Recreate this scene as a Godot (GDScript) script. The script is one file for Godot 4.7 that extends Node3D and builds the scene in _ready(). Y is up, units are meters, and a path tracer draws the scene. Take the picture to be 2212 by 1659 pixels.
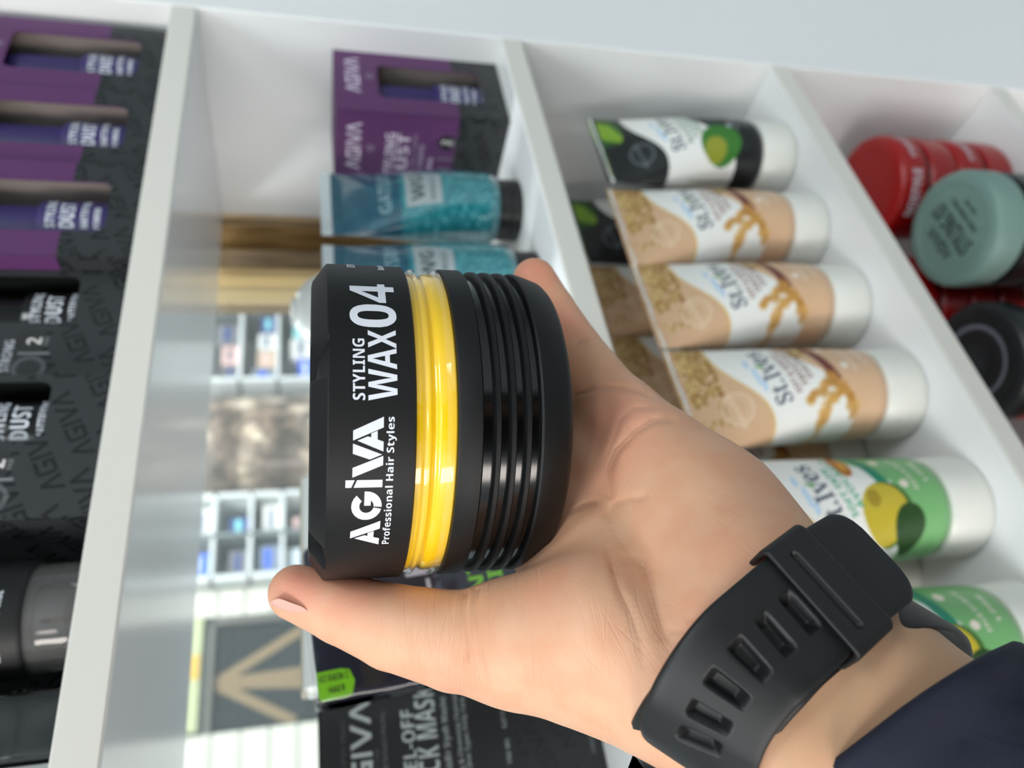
extends Node3D
# A hand lifts a jar of hair wax in front of a shop display shelf. y is up, metres.
# The phone was held on its side, so the camera is rolled a quarter turn.

const SHELF_Y := [0.0793, -0.1427, -0.3655, -0.5830, -0.80, -1.02]
const BOARD := 0.0153
const DEPTH := 0.18
const FLOOR_Y := -1.50
const CEIL_Y := 1.45

var sans: SystemFont
var sans_bold: SystemFont
var serif_bold: SystemFont
var M := {}
var used := {}
var text_cache := {}
var rng := RandomNumberGenerator.new()


func _ready() -> void:
	rng.seed = 77
	setup_camera()
	setup_light()
	setup_fonts()
	setup_materials()
	build_room()
	build_shelf_unit()
	build_window()
	build_jar()
	build_person()
	build_watch()
	build_phone()
	build_rest_of_person()
	build_top_row()
	build_second_row()
	build_third_row()
	build_fourth_row()
	build_street()


# ------------------------------------------------------------------ camera, sky, light

func setup_camera() -> void:
	var cam := Camera3D.new()
	cam.name = "camera"
	var lens := CameraAttributesPhysical.new()
	lens.frustum_focal_length = 24.02
	lens.exposure_aperture = 9.6
	lens.frustum_focus_distance = 0.186
	cam.attributes = lens
	add_child(cam)
	cam.near = 0.01
	cam.far = 60.0
	var r := Vector3(-0.161, -0.967066, 0.197134)
	var u := Vector3(0.813029, -0.01672, 0.581983)
	var b := Vector3(-0.55952, 0.253974, 0.788945)
	cam.transform = Transform3D(Basis(r, u, b).orthonormalized(), Vector3(-0.51828, -0.00431, 0.29556))
	cam.current = true


func setup_light() -> void:
	var e := Environment.new()
	e.background_mode = Environment.BG_COLOR
	e.background_color = Color(0.0, 0.0, 0.0)
	e.tonemap_mode = Environment.TONE_MAPPER_LINEAR
	e.tonemap_exposure = 1.13
	e.sdfgi_enabled = true
	e.ssao_enabled = true
	e.ssil_enabled = true
	var w := WorldEnvironment.new()
	w.name = "environment"
	w.environment = e
	add_child(w)
	# square ceiling panels: [x, z, energy]; the shop side, then the street side behind the display
	for p in PANELS:
		ceiling_panel(p[0], p[1], p[2])
	# glowing panel added out of view on the left: it brightens the compartments and draws the upright streaks in the grooves of the jar
	added_lightbox(Vector3(-3.86, -0.25, 1.15), Vector2(0.75, 2.0), 5.0)

const PANELS := [[-1.75, 0.55, 2.0], [-0.2, 1.5, 1.15], [-1.6, 2.1, 1.15], [-0.5, -1.6, 5.2], [1.2, -1.9, 4.8], [2.4, -1.7, 4.6]]


func ceiling_panel(x: float, z: float, energy: float) -> void:
	var t := thing("ceiling_light", "square white ceiling light panel %s" % ("above the arcade behind the display" if z < 0.0 else "above the shop floor"), "light", Vector3(x, CEIL_Y - 0.012, z), 0.0, "ceiling panels over the arcade" if z < 0.0 else "ceiling panels over the shop")
	var glow := StandardMaterial3D.new()
	glow.albedo_color = Color(0.9, 0.9, 0.9)
	glow.emission_enabled = true
	glow.emission = Color(0.955, 0.985, 1.0)
	glow.emission_energy_multiplier = 3.0
	put(rbox(Vector3(0.6, 0.02, 0.6), 0.003), "diffuser", glow, t)
	var frame := StandardMaterial3D.new()
	frame.albedo_color = Color(0.85, 0.85, 0.85)
	for s in [-1.0, 1.0]:
		put(rbox(Vector3(0.66, 0.03, 0.03), 0.003), "frame_bar", frame, t, Vector3(0, 0, 0.315 * s))
		put(rbox(Vector3(0.03, 0.03, 0.6), 0.003), "frame_bar", frame, t, Vector3(0.315 * s, 0, 0))
	var l := AreaLight3D.new()
	l.name = "panel_light"
	l.area_size = Vector2(0.6, 0.6)
	l.light_energy = energy
	l.light_color = Color(0.955, 0.985, 1.0)
	l.area_range = 12.0
	l.shadow_enabled = true
	add_child(l, true)
	l.position = Vector3(x, CEIL_Y - 0.035, z)
	l.rotation_degrees = Vector3(-90, 0, 0)


func added_lightbox(at: Vector3, size: Vector2, energy: float) -> void:  # unseen glowing panel with an area light, added to brighten from the left
	var t := thing("added_lightbox", "tall glowing door lit by daylight in the shop's left wall", "lightbox", at, PI / 2)
	var glow := StandardMaterial3D.new()
	glow.albedo_color = Color(0.9, 0.9, 0.9)
	glow.emission_enabled = true
	glow.emission = Color(1.0, 0.965, 0.94)
	glow.emission_energy_multiplier = 3.0
	put(rbox(Vector3(size.x, size.y, 0.02), 0.003), "lightbox_face", glow, t)
	var frame := StandardMaterial3D.new()
	frame.albedo_color = Color(0.7, 0.7, 0.7)
	for s in [-1.0, 1.0]:
		put(rbox(Vector3(0.05, size.y + 0.1, 0.05), 0.004), "frame_bar", frame, t, Vector3(s * (size.x / 2 + 0.025), 0, 0))
		put(rbox(Vector3(size.x, 0.05, 0.05), 0.004), "frame_bar", frame, t, Vector3(0, s * (size.y / 2 + 0.025), 0))
	var l := AreaLight3D.new()
	l.name = "added_side_light"
	l.area_size = size
	l.light_energy = energy
	l.light_color = Color(1.0, 0.965, 0.94)
	l.area_range = 12.0
	l.shadow_enabled = true
	add_child(l, true)
	l.position = at + Vector3(0.03, 0, 0)
	l.rotation_degrees = Vector3(0, -90, 0)


# ------------------------------------------------------------------ helpers: things, parts, meshes

func numbered(called: String) -> String:
	if not used.has(called):
		used[called] = 0
		return called
	used[called] += 1
	return "%s_%03d" % [called, used[called]]


func thing(called: String, label: String, category: String, at := Vector3.ZERO, turn := 0.0, group := "") -> Node3D:
	var o := Node3D.new()
	o.name = numbered(called)
	add_child(o)
	o.position = at
	o.rotation.y = turn
	tag(o, label, category, group)
	return o


func tag(o: Node, label: String, category: String, group := "", kind := "") -> void:
	if label != "":
		o.set_meta("label", label)
	if category != "":
		o.set_meta("category", category)
	if group != "":
		o.set_meta("group", group)
	if kind != "":
		o.set_meta("kind", kind)


func put(mesh: Mesh, called: String, mat: Material, parent: Node, at := Vector3.ZERO, rot := Vector3.ZERO) -> MeshInstance3D:
	var o := MeshInstance3D.new()
	o.name = called if parent != self else numbered(called)
	o.mesh = mesh
	o.material_override = mat
	parent.add_child(o, true)
	o.position = at
	o.rotation = rot
	return o


func again(o: Node3D, at: Vector3, turn: float, label := "") -> Node3D:
	var c: Node3D = o.duplicate()
	var stem: String = o.name
	var cut := stem.rfind("_")
	if cut > 0 and stem.substr(cut + 1).is_valid_int():
		stem = stem.substr(0, cut)
	c.name = numbered(stem)
	add_child(c)
	c.position = at
	c.rotation.y = turn
	if label != "":
		c.set_meta("label", label)
	return c


func made(v: PackedVector3Array, n: PackedVector3Array, uv: PackedVector2Array, ix: PackedInt32Array, col := PackedColorArray()) -> ArrayMesh:
	var a := []
	a.resize(Mesh.ARRAY_MAX)
	a[Mesh.ARRAY_VERTEX] = v
	a[Mesh.ARRAY_NORMAL] = n
	if uv.size() == v.size():
		a[Mesh.ARRAY_TEX_UV] = uv
	if col.size() == v.size():
		a[Mesh.ARRAY_COLOR] = col
	a[Mesh.ARRAY_INDEX] = ix
	var m := ArrayMesh.new()
	m.add_surface_from_arrays(Mesh.PRIMITIVE_TRIANGLES, a)
	return m


# box with chamfered edges; UVs run over the front (x, y) plane
func rbox(size: Vector3, bevel := 0.001) -> ArrayMesh:
	var h := size * 0.5
	var b: float = min(bevel, min(h.x, min(h.y, h.z)) * 0.9)
	var st := SurfaceTool.new()
	st.begin(Mesh.PRIMITIVE_TRIANGLES)
	var quads := []
	var axes := [Vector3.RIGHT, Vector3.UP, Vector3.BACK]
	for ax in 3:
		var i: int = (ax + 1) % 3
		var j: int = (ax + 2) % 3
		for s in [-1.0, 1.0]:
			var q := []
			for c in [[-1, -1], [1, -1], [1, 1], [-1, 1]]:
				var p := Vector3.ZERO
				p[ax] = h[ax] * s
				p[i] = (h[i] - b) * c[0]
				p[j] = (h[j] - b) * c[1]
				q.append(p)
			quads.append(q)
	for ax in 3:
		var i: int = (ax + 1) % 3
		var j: int = (ax + 2) % 3
		for si in [-1.0, 1.0]:
			for sj in [-1.0, 1.0]:
				var q := []
				for c in [[-1, 0], [1, 0], [1, 1], [-1, 1]]:
					var p := Vector3.ZERO
					p[ax] = (h[ax] - b) * c[0]
					p[i] = (h[i] - (b if c[1] == 0 else 0.0)) * si
					p[j] = (h[j] - (0.0 if c[1] == 0 else b)) * sj
					q.append(p)
				quads.append(q)
	for sx in [-1.0, 1.0]:
		for sy in [-1.0, 1.0]:
			for sz in [-1.0, 1.0]:
				quads.append([Vector3(h.x * sx, (h.y - b) * sy, (h.z - b) * sz), Vector3((h.x - b) * sx, h.y * sy, (h.z - b) * sz), Vector3((h.x - b) * sx, (h.y - b) * sy, h.z * sz)])
	for q in quads:
		var mid := Vector3.ZERO
		for p in q:
			mid += p
		var nn: Vector3 = (q[1] - q[0]).cross(q[2] - q[0])
		var order := [0, 1, 2, 0, 2, 3] if q.size() == 4 else [0, 1, 2]
		if nn.dot(mid) > 0.0:
			order = [0, 2, 1, 0, 3, 2] if q.size() == 4 else [0, 2, 1]
		var nrm := nn.normalized() * (1.0 if nn.dot(mid) > 0.0 else -1.0)
		for k in order:
			var p: Vector3 = q[k]
			st.set_normal(nrm)
			st.set_uv(Vector2(p.x / size.x + 0.5, 0.5 - p.y / size.y))
			st.add_vertex(p)
	return st.commit()


# turned shape: profile points [radius, height]; edges sharper than 40 degrees stay sharp
func lathe(profile: Array, segs := 64, a0 := 0.0, a1 := TAU) -> ArrayMesh:
	var v := PackedVector3Array()
	var n := PackedVector3Array()
	var uv := PackedVector2Array()
	var ix := PackedInt32Array()
	var total := 0.0
	for i in profile.size() - 1:
		total += Vector2(profile[i][0], profile[i][1]).distance_to(Vector2(profile[i + 1][0], profile[i + 1][1]))
	var seg_n := []
	for i in profile.size() - 1:
		var d := Vector2(profile[i + 1][0] - profile[i][0], profile[i + 1][1] - profile[i][1])
		seg_n.append(Vector2(d.y, -d.x).normalized())
	var run := 0.0
	for i in profile.size() - 1:
		var ends := []
		for e in 2:
			var nn: Vector2 = seg_n[i]
			var other: int = i - 1 if e == 0 else i + 1
			if other >= 0 and other < seg_n.size() and nn.dot(seg_n[other]) > 0.766:
				nn = (nn + seg_n[other]).normalized()
			ends.append(nn)
		var ln := Vector2(profile[i][0], profile[i][1]).distance_to(Vector2(profile[i + 1][0], profile[i + 1][1]))
		var start := v.size()
		for e in 2:
			for k in segs + 1:
				var a := lerpf(a0, a1, float(k) / segs)
				var dir := Vector3(sin(a), 0, cos(a))
				v.append(dir * profile[i + e][0] + Vector3.UP * profile[i + e][1])
				n.append((dir * ends[e].x + Vector3.UP * ends[e].y).normalized())
				uv.append(Vector2(float(k) / segs, 1.0 - (run + ln * e) / max(total, 1e-6)))
		run += ln
		for k in segs:
			var p := start + k
			var q := start + segs + 1 + k
			ix.append_array(PackedInt32Array([p, q, p + 1, p + 1, q, q + 1]))
	return made(v, n, uv, ix)


# surface through a grid of points; rows x cols, optional closing round the columns
func sheet(rows: Array, closed := false, uvs := []) -> ArrayMesh:
	var st := SurfaceTool.new()
	st.begin(Mesh.PRIMITIVE_TRIANGLES)
	st.set_smooth_group(0)
	var nr := rows.size()
	var nc: int = rows[0].size()
	for i in nr:
		for j in nc:
			st.set_uv(uvs[i][j] if uvs.size() else Vector2(float(j) / max(nc - 1, 1), float(i) / max(nr - 1, 1)))
			st.add_vertex(rows[i][j])
	var last := nc if closed else nc - 1
	for i in nr - 1:
		for j in last:
			var j2 := (j + 1) % nc
			var a := i * nc + j
			var b := i * nc + j2
			var c := (i + 1) * nc + j
			var d := (i + 1) * nc + j2
			for k in [a, b, c, b, d, c]:
				st.add_index(k)
	st.generate_normals()
	return st.commit()


# flat outline pushed out along z
func slab(outline: PackedVector2Array, depth: float, uv_size := Vector2.ONE) -> ArrayMesh:
	var st := SurfaceTool.new()
	st.begin(Mesh.PRIMITIVE_TRIANGLES)
	var tri := Geometry2D.triangulate_polygon(outline)
	var cw := Geometry2D.is_polygon_clockwise(outline)
	for side in 2:
		var z := depth * (0.5 if side == 0 else -0.5)
		for i in range(0, tri.size(), 3):
			var q := [outline[tri[i]], outline[tri[i + 1]], outline[tri[i + 2]]]
			var area: float = (q[1] - q[0]).cross(q[2] - q[0])
			if (area > 0.0) == (side == 0):
				q.reverse()
			for p in q:
				st.set_normal(Vector3(0, 0, 1.0 if side == 0 else -1.0))
				st.set_uv(Vector2(p.x / uv_size.x + 0.5, 0.5 - p.y / uv_size.y))
				st.add_vertex(Vector3(p.x, p.y, z))
	var m := outline.size()
	for i in m:
		var p := outline[i]
		var q := outline[(i + 1) % m]
		var d := (q - p).normalized()
		var nn := Vector3(d.y, -d.x, 0) * (-1.0 if cw else 1.0)
		var c := [Vector3(p.x, p.y, depth / 2), Vector3(q.x, q.y, depth / 2), Vector3(q.x, q.y, -depth / 2), Vector3(p.x, p.y, -depth / 2)]
		for k in ([0, 1, 2, 0, 2, 3] if cw else [0, 2, 1, 0, 3, 2]):
			st.set_normal(nn)
			st.set_uv(Vector2(c[k].x / uv_size.x + 0.5, 0.5 - c[k].y / uv_size.y))
			st.add_vertex(c[k])
	return st.commit()


func round_rect(w: float, h: float, r: float, steps := 6) -> PackedVector2Array:
	var o := PackedVector2Array()
	for c in [[1, 1, 0.0], [-1, 1, PI / 2], [-1, -1, PI], [1, -1, PI * 1.5]]:
		for k in steps + 1:
			var a: float = c[2] + PI / 2 * k / steps
			o.append(Vector2(c[0] * (w / 2 - r) + cos(a) * r, c[1] * (h / 2 - r) + sin(a) * r))
	return o


# rectangular panel with a rounded window, thickness along z, UVs over the whole panel
func window_panel(w: float, h: float, hole: Rect2, r: float, depth: float) -> ArrayMesh:
	var inner := round_rect(hole.size.x, hole.size.y, r)
	var c := hole.get_center()
	var st := SurfaceTool.new()
	st.begin(Mesh.PRIMITIVE_TRIANGLES)
	var m := inner.size()
	var outer := PackedVector2Array()
	for p in inner:
		inner[outer.size()] = p + c
		var q := p
		var e := Vector2.ZERO
		# push each point of the window out to the edge of the panel
		var fx: float = (abs(p.x) - (hole.size.x / 2 - r)) / r
		var fy: float = (abs(p.y) - (hole.size.y / 2 - r)) / r
		if fx >= fy:
			e.x = sign(p.x) * w / 2
			e.y = (q + c).y if fy <= 0.001 else lerpf((q + c).y, sign(p.y) * h / 2, fy)
		else:
			e.y = sign(p.y) * h / 2
			e.x = (q + c).x if fx <= 0.001 else lerpf((q + c).x, sign(p.x) * w / 2, fx)
		if abs(fx - fy) < 0.12:
			e = Vector2(sign(p.x) * w / 2, sign(p.y) * h / 2)
		outer.append(e)
	for i in m:
		var j := (i + 1) % m
		var z := depth / 2
		var quad := [Vector3(inner[i].x, inner[i].y, z), Vector3(inner[j].x, inner[j].y, z), Vector3(outer[j].x, outer[j].y, z), Vector3(outer[i].x, outer[i].y, z)]
		for k in [0, 1, 2, 0, 2, 3]:
			st.set_normal(Vector3.BACK)
			st.set_uv(Vector2(quad[k].x / w + 0.5, 0.5 - quad[k].y / h))
			st.add_vertex(quad[k])
		var edge := [Vector3(inner[i].x, inner[i].y, z), Vector3(inner[i].x, inner[i].y, -z), Vector3(inner[j].x, inner[j].y, -z), Vector3(inner[j].x, inner[j].y, z)]
		var nn := Vector3(c.x - inner[i].x, c.y - inner[i].y, 0).normalized()
		for k in [0, 1, 2, 0, 2, 3]:
			st.set_normal(nn)
			st.set_uv(Vector2(0.02, 0.02))
			st.add_vertex(edge[k])
	return st.commit()


# ------------------------------------------------------------------ lettering

func setup_fonts() -> void:
	sans = SystemFont.new()
	sans.font_names = PackedStringArray(["Droid Sans"])
	sans_bold = SystemFont.new()
	sans_bold.font_names = PackedStringArray(["Droid Sans"])
	sans_bold.font_weight = 700
	serif_bold = SystemFont.new()
	serif_bold.font_names = PackedStringArray(["Droid Serif"])
	serif_bold.font_weight = 700


# triangles of a line of text: x from 0, baseline at y = 0, capital height 1
func text_tris(text: String, font: Font) -> PackedVector2Array:
	var key := text + str(font.get_instance_id())
	if text_cache.has(key):
		return text_cache[key]
	if text == "AGiVA":
		text_cache[key] = wordmark()
		return text_cache[key]
	if text == "AGIVA":
		text_cache[key] = thin_wordmark()
		return text_cache[key]
	var t := TextMesh.new()
	t.text = text
	t.font = font
	t.font_size = 64
	t.pixel_size = 0.01
	t.depth = 0.0
	t.horizontal_alignment = HORIZONTAL_ALIGNMENT_LEFT
	var ref := TextMesh.new()
	ref.text = "H"
	ref.font = font
	ref.font_size = 64
	ref.pixel_size = 0.01
	ref.depth = 0.0
	var hv: PackedVector3Array = ref.surface_get_arrays(0)[Mesh.ARRAY_VERTEX]
	var lo := 1e9
	var hi := -1e9
	for p in hv:
		lo = min(lo, p.y)
		hi = max(hi, p.y)
	var arr := t.surface_get_arrays(0)
	var v: PackedVector3Array = arr[Mesh.ARRAY_VERTEX]
	var idx = arr[Mesh.ARRAY_INDEX]
	var left := 1e9
	for p in v:
		left = min(left, p.x)
	var out := PackedVector2Array()
	var cap := hi - lo
	if idx:
		for i in idx:
			out.append(Vector2((v[i].x - left) / cap, (v[i].y - lo) / cap))
	else:
		for p in v:
			out.append(Vector2((p.x - left) / cap, (p.y - lo) / cap))
	text_cache[key] = out
	return out


func poly_tris(polys: Array, at: float) -> PackedVector2Array:
	var out := PackedVector2Array()
	for q in polys:
		var pts := PackedVector2Array()
		for p in q:
			pts.append(Vector2(p[0] + at, p[1]))
		var tri := Geometry2D.triangulate_polygon(pts)
		for k in tri:
			out.append(pts[k])
	return out


# the wordmark: stencil-cut capitals with a slanted dot on the i
func wordmark() -> PackedVector2Array:
	var a := [[[1.02, 0.0], [0.71, 0.0], [0.33, 1.0], [0.62, 1.0]], [[0.0, 0.0], [0.29, 0.0], [0.355, 0.20], [0.61, 0.20], [0.535, 0.41], [0.42, 0.41], [0.45, 0.52], [0.325, 0.86]]]
	var v := [[[0.0, 1.0], [0.30, 1.0], [0.65, 0.0], [0.37, 0.0]], [[1.02, 1.0], [0.72, 1.0], [0.545, 0.44], [0.69, 0.04]]]
	var i := [[[0.0, 0.0], [0.24, 0.0], [0.24, 0.84], [0.0, 0.95]], [[0.0, 1.03], [0.24, 0.92], [0.24, 1.22], [0.0, 1.22]]]
	var g := []
	for arc in [[42.0, 258.0], [266.0, 360.0]]:
		var ring := []
		var back := []
		for k in 13:
			var t := deg_to_rad(lerpf(arc[0], arc[1], k / 12.0))
			ring.append([0.5 + 0.5 * cos(t), 0.5 + 0.51 * sin(t)])
			back.append([0.5 + 0.235 * cos(t), 0.5 + 0.24 * sin(t)])
		back.reverse()
		g.append(ring + back)
	g.append([[0.735, 0.50], [1.0, 0.50], [1.0, 0.58], [0.52, 0.58], [0.52, 0.36], [0.735, 0.36]])
	var out := poly_tris(a, 0.0)
	out.append_array(poly_tris(g, 1.07))
	out.append_array(poly_tris(i, 2.20))
	out.append_array(poly_tris(v, 2.52))
	out.append_array(poly_tris(a, 3.30))
	return out


# the same name in even strokes, its A without a bar
func thin_wordmark() -> PackedVector2Array:
	var a := [[[0.0, 0.0], [0.21, 0.0], [0.60, 1.0], [0.40, 1.0]], [[1.0, 0.0], [0.79, 0.0], [0.40, 1.0], [0.60, 1.0]]]
	var v := [[[0.0, 1.0], [0.21, 1.0], [0.60, 0.0], [0.40, 0.0]], [[1.0, 1.0], [0.79, 1.0], [0.40, 0.0], [0.60, 0.0]]]
	var i := [[[0.0, 0.0], [0.19, 0.0], [0.19, 1.0], [0.0, 1.0]]]
	var g := [[[0.0, 0.16], [0.19, 0.10], [0.19, 0.90], [0.0, 0.84]], [[0.0, 0.84], [0.16, 1.0], [0.92, 1.0], [0.92, 0.81], [0.19, 0.81]], [[0.0, 0.16], [0.16, 0.0], [0.92, 0.0], [0.92, 0.19], [0.19, 0.19]], [[0.73, 0.0], [0.92, 0.0], [0.92, 0.55], [0.73, 0.55]], [[0.48, 0.38], [0.92, 0.38], [0.92, 0.57], [0.48, 0.57]]]
	var out := poly_tris(a, 0.0)
	out.append_array(poly_tris(g, 1.08))
	out.append_array(poly_tris(i, 2.16))
	out.append_array(poly_tris(v, 2.46))
	out.append_array(poly_tris(a, 3.42))
	return out


func text_width(t: PackedVector2Array) -> float:
	var w := 0.0
	for p in t:
		w = max(w, p.x)
	return w


# print text on an image: at = start of the baseline in pixels, cap = capital height, wide = total width (0 keeps the font's)
func ink(img: Image, text: String, font: Font, at: Vector2, cap: float, color: Color, wide := 0.0, angle := 0.0) -> void:
	var t := text_tris(text, font)
	var sx := cap
	if wide > 0.0:
		sx = wide / text_width(t)
	var ca := cos(angle)
	var sa := sin(angle)
	var q := PackedVector2Array()
	for p in t:
		var x := p.x * sx
		var y := -p.y * cap
		q.append(at + Vector2(x * ca - y * sa, x * sa + y * ca))
	for i in range(0, q.size(), 3):
		fill_tri(img, q[i], q[i + 1], q[i + 2], color)


func fill_tri(img: Image, a: Vector2, b: Vector2, c: Vector2, color: Color) -> void:
	var w := img.get_width()
	var h := img.get_height()
	var x0 := clampi(int(floor(min(a.x, min(b.x, c.x)))), 0, w - 1)
	var x1 := clampi(int(ceil(max(a.x, max(b.x, c.x)))), 0, w - 1)
	var y0 := clampi(int(floor(min(a.y, min(b.y, c.y)))), 0, h - 1)
	var y1 := clampi(int(ceil(max(a.y, max(b.y, c.y)))), 0, h - 1)
	var area := (b - a).cross(c - a)
	if abs(area) < 1e-6:
		return
	for y in range(y0, y1 + 1):
		for x in range(x0, x1 + 1):
			var p := Vector2(x + 0.5, y + 0.5)
			var e0 := (b - a).cross(p - a) / area
			var e1 := (c - b).cross(p - b) / area
			var e2 := (a - c).cross(p - c) / area
			if e0 >= -0.01 and e1 >= -0.01 and e2 >= -0.01:
				img.set_pixel(x, y, img.get_pixel(x, y).lerp(color, color.a) if color.a < 1.0 else color)


func fill_poly(img: Image, pts: PackedVector2Array, color: Color) -> void:
	var tri := Geometry2D.triangulate_polygon(pts)
	for i in range(0, tri.size(), 3):
		fill_tri(img, pts[tri[i]], pts[tri[i + 1]], pts[tri[i + 2]], color)


func disc(img: Image, c: Vector2, rx: float, ry: float, color: Color, ring := 0.0) -> void:
	for y in range(int(c.y - ry), int(c.y + ry) + 1):
		for x in range(int(c.x - rx), int(c.x + rx) + 1):
			if x < 0 or y < 0 or x >= img.get_width() or y >= img.get_height():
				continue
			var d := Vector2((x - c.x) / rx, (y - c.y) / ry).length()
			if d <= 1.0 and d >= ring:
				img.set_pixel(x, y, img.get_pixel(x, y).lerp(color, color.a))


func tex(img: Image) -> ImageTexture:
	img.generate_mipmaps()
	return ImageTexture.create_from_image(img)


func noise_tex(freq: float, ramp: Gradient, side := 256, type := FastNoiseLite.TYPE_SIMPLEX_SMOOTH, seed_ := 3, octaves := 4) -> NoiseTexture2D:
	var n := FastNoiseLite.new()
	n.noise_type = type
	n.seed = seed_
	n.frequency = freq
	n.fractal_octaves = octaves
	var t := NoiseTexture2D.new()
	t.width = side
	t.height = side
	t.seamless = true
	t.noise = n
	t.color_ramp = ramp
	return t


func ramp2(stops: Array) -> Gradient:
	var g := Gradient.new()
	var off := PackedFloat32Array()
	var col := PackedColorArray()
	for s in stops:
		off.append(s[0])
		col.append(s[1])
	g.offsets = off
	g.colors = col
	return g


func plain(color: Color, rough := 0.5, metal := 0.0) -> StandardMaterial3D:
	var m := StandardMaterial3D.new()
	m.albedo_color = color
	m.roughness = rough
	m.metallic = metal
	return m


func printed(img: Image, rough := 0.4) -> StandardMaterial3D:
	var m := plain(Color.WHITE, rough)
	m.albedo_texture = tex(img)
	return m


func clear(color: Color, alpha: float) -> StandardMaterial3D:
	var m := plain(Color(color.r, color.g, color.b, alpha), 0.05)
	m.transparency = BaseMaterial3D.TRANSPARENCY_ALPHA
	return m


func grain(m: StandardMaterial3D, freq: float, strength: float, scale: float) -> void:
	var t := noise_tex(freq, null, 256, FastNoiseLite.TYPE_SIMPLEX_SMOOTH, 9, 3)
	t.as_normal_map = true
	t.bump_strength = strength
	m.normal_enabled = true
	m.normal_texture = t
	m.uv1_triplanar = true
	m.uv1_scale = Vector3.ONE * scale


# ------------------------------------------------------------------ materials

func setup_materials() -> void:
	M.white = plain(Color(0.93, 0.93, 0.925), 0.32)
	M.gloss_white = plain(Color(0.90, 0.90, 0.90), 0.12)
	M.edge = plain(Color(0.87, 0.855, 0.82), 0.4)
	M.band = plain(Color(0.80, 0.78, 0.71), 0.5)
	M.black = plain(Color(0.034, 0.034, 0.037), 0.48)
	M.black.metallic_specular = 0.4
	grain(M.black, 0.25, 1.2, 160.0)
	M.black_gloss = plain(Color(0.03, 0.03, 0.033), 0.16)
	M.black_cap = plain(Color(0.05, 0.055, 0.058), 0.4)
	M.ink = plain(Color(0.86, 0.87, 0.90), 0.6)
	M.wall = plain(Color(0.86, 0.89, 0.90), 0.7)
	M.floor = plain(Color(0.62, 0.64, 0.65), 0.3)
	var wood := plain(Color.WHITE, 0.35)
	wood.albedo_texture = noise_tex(0.02, ramp2([[0.0, Color(0.36, 0.27, 0.16)], [0.5, Color(0.54, 0.43, 0.27)], [1.0, Color(0.66, 0.55, 0.38)]]), 256, FastNoiseLite.TYPE_SIMPLEX, 5)
	wood.uv1_triplanar = true
	wood.uv1_scale = Vector3(60, 3, 60)
	M.wood = wood


func build_room() -> void:
	var parts := [
		["floor", Vector3(9.0, 0.1, 8.0), Vector3(0.6, FLOOR_Y - 0.05, -0.6), M.floor],
		["ceiling", Vector3(9.0, 0.1, 8.0), Vector3(0.6, CEIL_Y + 0.05, -0.6), M.wall],
		["wall_left", Vector3(0.1, 3.0, 8.0), Vector3(-3.95, -0.025, -0.6), M.wall],
		["wall_right", Vector3(0.1, 3.0, 8.0), Vector3(5.15, -0.025, -0.6), M.wall],
		["wall_front", Vector3(9.0, 3.0, 0.1), Vector3(0.6, -0.025, 3.45), M.wall],
		["wall_back", Vector3(9.0, 3.0, 0.1), Vector3(0.6, -0.025, -4.65), M.wall],
	]
	for p in parts:
		var o := put(rbox(p[1], 0.002), p[0], p[3], self, p[2])
		tag(o, "", "", "", "structure")


func build_shelf_unit() -> void:
	var t := thing("display_shelf", "white laminate display shelf with wide front post and packed compartments", "shelf")
	var left := -0.80
	for i in SHELF_Y.size():
		var y: float = SHELF_Y[i]
		var s := put(rbox(Vector3(-left, BOARD, DEPTH - 0.002), 0.0006), "shelf_board", M.gloss_white if i == 0 else M.white, t, Vector3(left / 2, y - BOARD / 2, -DEPTH / 2 - 0.001))
		put(rbox(Vector3(-left, BOARD, 0.0016), 0.0007), "edge_strip", M.edge, s, Vector3(0, 0, DEPTH / 2))
	put(rbox(Vector3(0.22, 1.87, DEPTH), 0.0008), "side_panel", M.white, t, Vector3(0.11, FLOOR_Y + 0.935, -DEPTH / 2))
	put(rbox(Vector3(0.018, 1.87, DEPTH), 0.0008), "side_panel", M.white, t, Vector3(left - 0.009, FLOOR_Y + 0.935, -DEPTH / 2))
	# backs of the closed compartments: the one behind the second row is a pane
	var tops := [0.36, SHELF_Y[1], SHELF_Y[2], SHELF_Y[3], SHELF_Y[4]]
	var bots := [SHELF_Y[0], SHELF_Y[2], SHELF_Y[3], SHELF_Y[4], SHELF_Y[5]]
	for i in tops.size():
		var top: float = tops[i] - (BOARD if i > 0 else 0.0)
		put(rbox(Vector3(-left, top - bots[i], 0.006), 0.0005), "back_panel", M.white, t, Vector3(left / 2, (top + bots[i]) / 2, -DEPTH + 0.003))


func build_window() -> void:
	var t := Node3D.new()
	t.name = "window_1"
	add_child(t)
	tag(t, "", "", "", "structure")
	var y0: float = SHELF_Y[1] - 0.02
	var y1: float = SHELF_Y[0] + 0.01
	var h := y1 - y0
	var ym := (y0 + y1) / 2
	# grooved wooden jamb behind the right end of the compartment
	put(rbox(Vector3(0.009, h, 0.030), 0.001), "jamb_lip", M.wood, t, Vector3(-0.0065, ym, -0.197))
	put(rbox(Vector3(0.13, h, 0.012), 0.001), "jamb_board", M.wood, t, Vector3(0.003, ym, -0.232))
	put(rbox(Vector3(0.010, h, 0.036), 0.001), "jamb_lip", plain(Color(0.84, 0.72, 0.50), 0.35), t, Vector3(-0.057, ym, -0.208))
	put(rbox(Vector3(0.74, h, 0.004), 0.0005), "pane", clear(Color(0.92, 0.97, 0.96), 0.06), t, Vector3(-0.432, ym, -0.205))


# ------------------------------------------------------------------ the jar in the hand

const JAR_R := 0.043
const JAR_TOP := -0.0040
const JAR_AT := Vector3(-0.3989, 0.0, 0.11166)

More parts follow.
